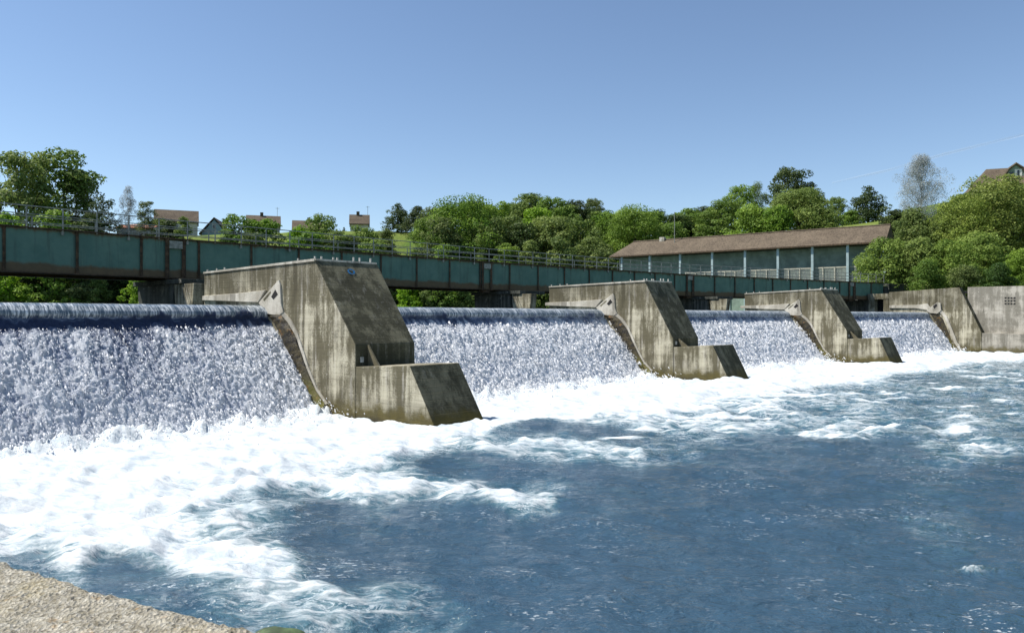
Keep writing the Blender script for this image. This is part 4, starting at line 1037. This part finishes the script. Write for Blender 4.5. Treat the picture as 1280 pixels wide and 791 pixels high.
G1 = 'trees at the left end above the bridge'; G2 = 'bushes on the hill behind the bridge'; G3 = 'trees of the wooded slope'; G4 = 'bushes at the foot of the wooded slope'
G5 = 'trees behind the tiled hall'; G6 = 'trees and bushes above the right bank wall'; G7 = 'bushes along the far bank under the bridge'; G8 = 'shaded trees behind the bridge girder'
TREES = [
 (-6, 205, 46, 150, 'spruce', 'leaf_dark', 'dark conifer cut off by the left edge', G1),
 (25, 184, 80, 152, 'broad', 'leaf_bright', 'tall light green tree with bare dark trunk at far left', G1),
 (78, 182, 92, 164, 'broad', 'leaf', 'broad crowned tallest olive tree, second from the left edge', G1),
 (96, 208, 50, 162, 'airy', 'leaf', 'dark crowned tree leaning out below the tallest olive tree', G1),
 (107, 222, 40, 172, 'birch', 'leaf_silver', 'thin greyish tree right of the tallest olive tree', G1),
 (132, 240, 38, 150, 'broad', 'leaf_dark', 'compact dark tree just left of the silver birch', G1),
 (8, 262, 60, 141, 'shrub', 'leaf_bright', 'light green bush behind the railing at the left edge', G1),
 (68, 259, 66, 141, 'shrub', 'leaf_bright', 'light green bush behind the railing under the tallest olive tree', G1),
 (112, 270, 56, 146, 'shrub', 'leaf_dark', 'dark low bush behind the railing below the compact dark tree', G1),
 (160, 229, 30, 165, 'birch', 'leaf_silver', 'slim silver birch left of the big brown roofed house', G1),
 (184, 247, 25, 163, 'broad', 'leaf_olive', 'small olive tree against the left end of the big brown roof', G1),
 (229, 269, 24, 168, 'shrub', 'leaf_olive', 'small olive bush before the gable of the big brown roofed house', G2),
 (299, 266, 56, 158, 'broad', 'leaf', 'rounded green tree right of the blue grey gable', G2),
 (334, 270, 54, 160, 'shrub', 'leaf', 'wide green bush below the roof with the antenna', G2),
 (318, 285, 60, 150, 'shrub', 'leaf_olive', 'lower olive bush under the rounded green tree', G2),
 (374, 281, 40, 155, 'shrub', 'leaf_bright', 'bright bush below the roof with the thin chimney', G2),
 (403, 266, 58, 160, 'broad', 'leaf', 'green tree rising right of the roof with the thin chimney', G2),
 (420, 284, 50, 152, 'shrub', 'leaf_olive', 'olive bush left of the small square roofed house', G2),
 (430, 284, 9, 190, 'spruce', 'leaf_dark', 'tiny dark conifer beside the small square roofed house', G2),
 (453, 281, 46, 158, 'broad', 'leaf', 'green tree covering the foot of the small square roofed house', G2),
 (470, 296, 50, 148, 'shrub', 'leaf_bright', 'bright low bush right of the small square roofed house', G2),
 (355, 300, 60, 146, 'shrub', 'leaf', 'low bush behind the railing below the thin chimney house', G2),
 (214, 273, 40, 170, 'shrub', 'leaf_dark', 'dark bush hiding the wall of the big brown roofed house', G2),
 (201, 274, 34, 182, 'shrub', 'leaf', 'green bush close in front of the big brown roofed house', G2),
 (440, 290, 44, 156, 'shrub', 'leaf', 'green bush in front of the square roofed house wall', G2),
 (484, 284, 30, 166, 'shrub', 'leaf_olive', 'olive bush below the grey green pointed tree', G2),
 (388, 288, 60, 152, 'shrub', 'leaf', 'green bush between the two chimney roofs and the railing', G2),
 (292, 289, 46, 158, 'shrub', 'leaf_dark', 'dark bush right of the foot of the blue grey gable', G2),
 (497, 253, 36, 184, 'cone', 'leaf_dark', 'grey green pointed tree left of the wooded slope', G3),
 (522, 257, 36, 180, 'cone', 'leaf_dark', 'dark pointed tree touching the left edge of the wood', G3),
 (533, 275, 44, 168, 'broad', 'leaf_olive', 'dull green tree at the left foot of the largest tree', G3),
 (577, 245, 92, 152, 'big', 'leaf', 'largest broad green tree at the left of the wooded slope', G3),
 (552, 268, 56, 147, 'broad', 'leaf', 'green tree on the left flank of the largest tree', G3),
 (620, 251, 46, 160, 'broad', 'leaf_bright', 'fresh green tree next right of the largest tree', G3),
 (632, 268, 60, 152, 'broad', 'leaf', 'green tree in front of the fresh green one', G3),
 (661, 242, 48, 172, 'broad', 'leaf', 'round topped tree highest in the middle of the wood', G3),
 (655, 277, 60, 150, 'broad', 'leaf_dark', 'dark tree under the round topped highest tree', G3),
 (692, 247, 54, 166, 'broad', 'leaf', 'wide topped tree right of the round topped highest tree', G3),
 (688, 268, 66, 152, 'broad', 'leaf_bright', 'lighter tree in the middle of the wood below the wide topped tree', G3),
 (720, 249, 42, 172, 'broad', 'leaf_dark', 'dark tree between the wide topped and the small round tree', G3),
 (742, 248, 30, 180, 'broad', 'leaf', 'small round tree standing up at the back of the wood', G3),
 (726, 271, 62, 153, 'broad', 'leaf', 'green tree below the small round tree', G3),
 (764, 263, 56, 160, 'broad', 'leaf', 'green tree before the left end of the tiled roof', G3),
 (793, 257, 74, 153, 'big', 'leaf_bright', 'bright broad tree just above the left end of the tiled roof', G3),
 (826, 262, 36, 168, 'cone', 'leaf_dark', 'dark pointed tree behind the thin mast', G3),
 (838, 276, 50, 150, 'broad', 'leaf', 'green tree over the roof right of the mast', G3),
 (858, 263, 40, 172, 'broad', 'leaf_olive', 'dull olive tree over the left third of the tiled roof', G3),
 (882, 259, 38, 174, 'broad', 'leaf_dark', 'dark tree left of the bright trees over the roof', G3),
 (740, 296, 60, 145, 'broad', 'leaf', 'lower tree left of the hipped roof end', G3),
 (600, 292, 30, 144, 'cone', 'leaf_olive', 'small pointed olive bush under the largest tree', G4),
 (560, 304, 56, 143, 'shrub', 'leaf_olive', 'olive bush behind the railing left of the pointed olive bush', G4),
 (632, 300, 44, 143, 'shrub', 'leaf_bright', 'bright bush behind the railing right of the pointed olive bush', G4),
 (664, 298, 34, 142, 'shrub', 'leaf_bright', 'small bright bush under the dark tree in the wood', G4),
 (701, 292, 58, 142, 'shrub', 'leaf_olive', 'big pale olive bush in the middle below the wood', G4),
 (757, 309, 46, 139, 'shrub', 'leaf_olive', 'pale bush at the left corner of the tiled hall', G4),
 (522, 304, 40, 146, 'shrub', 'leaf_olive', 'pale bush behind the railing at the right end of the meadow', G4),
 (903, 248, 54, 156, 'broad', 'leaf', 'green tree at the left of the group over the roof middle', G5),
 (924, 231, 44, 166, 'broad', 'leaf_bright', 'light green tree with the upper left shoulder of the roof group', G5),
 (946, 226, 32, 178, 'birch', 'leaf_olive', 'thin grey topped tree behind the light green shoulder tree', G5),
 (942, 256, 70, 148, 'bigshrub', 'leaf_bright', 'bright green tree in front, left middle of the tiled roof', G5),
 (986, 208, 52, 178, 'broad', 'leaf_dark', 'dark round tree rising highest above the tiled roof', G5),
 (1012, 234, 38, 172, 'broad', 'leaf_dark', 'small dark tree on the right shoulder of the highest dark tree', G5),
 (1000, 240, 84, 150, 'big', 'leaf_bright', 'broad bright tree right below the highest dark tree', G5),
 (972, 258, 60, 144, 'bigshrub', 'leaf', 'green bush just above the middle of the tiled roof', G5),
 (1028, 262, 44, 146, 'shrub', 'leaf_bright', 'bright bush at the left end of the grass strip', G5),
 (1046, 246, 28, 168, 'broad', 'leaf_olive', 'small yellowish tree left of the dark cone shaped tree', G5),
 (1085, 231, 46, 162, 'cone', 'leaf_dark', 'dark cone shaped tree alone on the grass strip', G5),
 (1064, 264, 24, 160, 'shrub', 'leaf', 'small green bush at the foot of the dark cone shaped tree', G5),
 (1151, 192, 54, 138, 'bigbirch', 'leaf_silver', 'tall silvery birch against the sky at right', G6),
 (1105, 300, 72, 99, 'bigshrub', 'leaf_bright', 'bright green bush covering the right end of the fence', G6),
 (1148, 298, 66, 97, 'bigshrub', 'leaf_bright', 'bright bush below the silvery birch, before the olive shrubs', G6),
 (1140, 262, 66, 112, 'bigshrub', 'leaf_olive', 'dull olive bush at the foot of the silvery birch', G6),
 (1178, 270, 56, 110, 'bigshrub', 'leaf_olive', 'olive bush between the silvery birch and the biggest tree', G6),
 (1196, 250, 40, 126, 'broad', 'leaf_dark', 'dark tree peeping out left of the biggest tree', G6),
 (1244, 219, 104, 108, 'big', 'leaf_yellow', 'biggest yellow green tree below the dormer house', G6),
 (1208, 241, 70, 106, 'big', 'leaf_yellow', 'yellow green tree on the left flank of the biggest tree', G6),
 (1185, 302, 60, 95, 'bigshrub', 'leaf_bright', 'green bush over the wall left of the biggest tree', G6),
 (1224, 290, 70, 98, 'bigshrub', 'leaf_bright', 'deep green bush under the biggest tree', G6),
 (1292, 236, 76, 112, 'big', 'leaf_yellow', 'tree cut off by the right edge below the house', G6),
 (1276, 312, 44, 93, 'bigshrub', 'leaf_bright', 'bright bush over the wall at the right edge', G6),
 (1160, 318, 52, 90, 'bigshrub', 'leaf', 'green bush hanging over the left part of the right bank wall', G6),
 (1205, 325, 50, 87.5, 'bigshrub', 'leaf', 'low green bush above the notch of the right bank wall', G6),
 (1250, 322, 50, 84.5, 'bigshrub', 'leaf_dark', 'dark bush over the vent holes of the right bank wall', G6),
 (1205, 246, 30, 140, 'shrub', 'leaf_dark', 'dark bush on the slope between silvery birch and dormer house', G6),
 (1118, 262, 34, 135, 'shrub', 'leaf_dark', 'dark bush between the cone shaped tree and the silvery birch', G6),
 (8, 355, 40, 140, 'shrub', 'leaf_olive', 'small bush under the bridge at the left edge', G7),
 (68, 354, 40, 140, 'shrub', 'leaf_olive', 'pale bush under the bridge, left of the bushy pair', G7),
 (100, 350, 44, 140, 'shrub', 'leaf_olive', 'wider pale bush under the bridge beside the tall one', G7),
 (122, 344, 36, 141, 'shrub', 'leaf_olive', 'tallest pale bush under the bridge', G7),
 (174, 343, 46, 139, 'shrub', 'leaf_bright', 'bright green bush under the bridge beside its dark support', G7),
 (512, 354, 46, 143, 'shrub', 'leaf_bright', 'bright bush under the bridge right of the nearest pier', G7),
 (546, 356, 40, 143, 'shrub', 'leaf', 'green bush under the bridge, next to the bright one', G7),
 (592, 357, 48, 142, 'shrub', 'leaf_bright', 'bright bush under the bridge left of the second support', G7),
]
for t_ in TREES:
    tree(*t_)
# trees in the gap under the bridge, their shade put into darker leaf colour
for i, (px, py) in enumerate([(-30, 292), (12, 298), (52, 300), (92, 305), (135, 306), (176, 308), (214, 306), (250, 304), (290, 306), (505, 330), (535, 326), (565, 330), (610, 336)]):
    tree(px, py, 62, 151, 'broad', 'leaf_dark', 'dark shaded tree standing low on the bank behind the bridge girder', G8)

# back row that closes the gaps of the wood
for px, py, wpx, D, lf in [(548, 259, 50, 172, 'leaf'), (596, 254, 52, 176, 'leaf_dark'), (612, 262, 50, 166, 'leaf'), (640, 256, 48, 178, 'leaf'), (676, 256, 50, 176, 'leaf_dark'), (706, 258, 50, 170, 'leaf'), (732, 262, 46, 172, 'leaf_dark'),
                           (752, 266, 46, 170, 'leaf'), (776, 268, 50, 168, 'leaf'), (812, 266, 50, 164, 'leaf'), (846, 270, 48, 164, 'leaf_dark'), (870, 268, 46, 164, 'leaf'), (890, 264, 48, 168, 'leaf'), (670, 262, 56, 160, 'leaf_bright'), (606, 276, 56, 150, 'leaf')]:
    tree(px, py, wpx, D, 'broad', lf, 'tree packed in the back rows of the wooded slope above the bridge', G3)

def contrail():
    pts = [ray(1040, 229, 6500), ray(1110, 213, 6500), ray(1180, 193, 6500), ray(1240, 178, 6500), ray(1330, 156, 6500)]
    n = NT('thin ice cloud'); lw = n.n('LayerWeight', {'Blend': .5}).outputs['Facing']
    a = n.math('MULTIPLY', n.ss(lw, .0, .9, .11, .0), n.ss(n.noise(n.obj(), .004, 4), .3, .6, .5, 1.))
    m = n.done(n.mixs(a, n.n('BsdfTransparent').outputs[0], n.n('BsdfDiffuse', {'Color': (.9, .9, .9, 1)}).outputs[0]))
    o = MB().tube(pts, [8, 13, 15, 14, 12], 16).build('contrail', m, smooth=True)
    tag(o, 'faint thin white vapour trail high in the sky at the right', 'vapour trail')
contrail()

V = [(-24.7, 10.4), (-46, 25), (-64, 62), (-220, 110), (-220, 5), (-60, 9)]
nv = len(V); mb = MB().add([(*v, -3) for v in V]+[(*v, 4.75) for v in V], [tuple(range(nv-1, -1, -1)), tuple(range(nv, 2*nv))]+[(i, (i+1) % nv, (i+1) % nv+nv, i+nv) for i in range(nv)])
tag(mb.build('embankment', M['grass']), 'grassy near bank where the weir and bridge begin', 'bank', kind='structure')
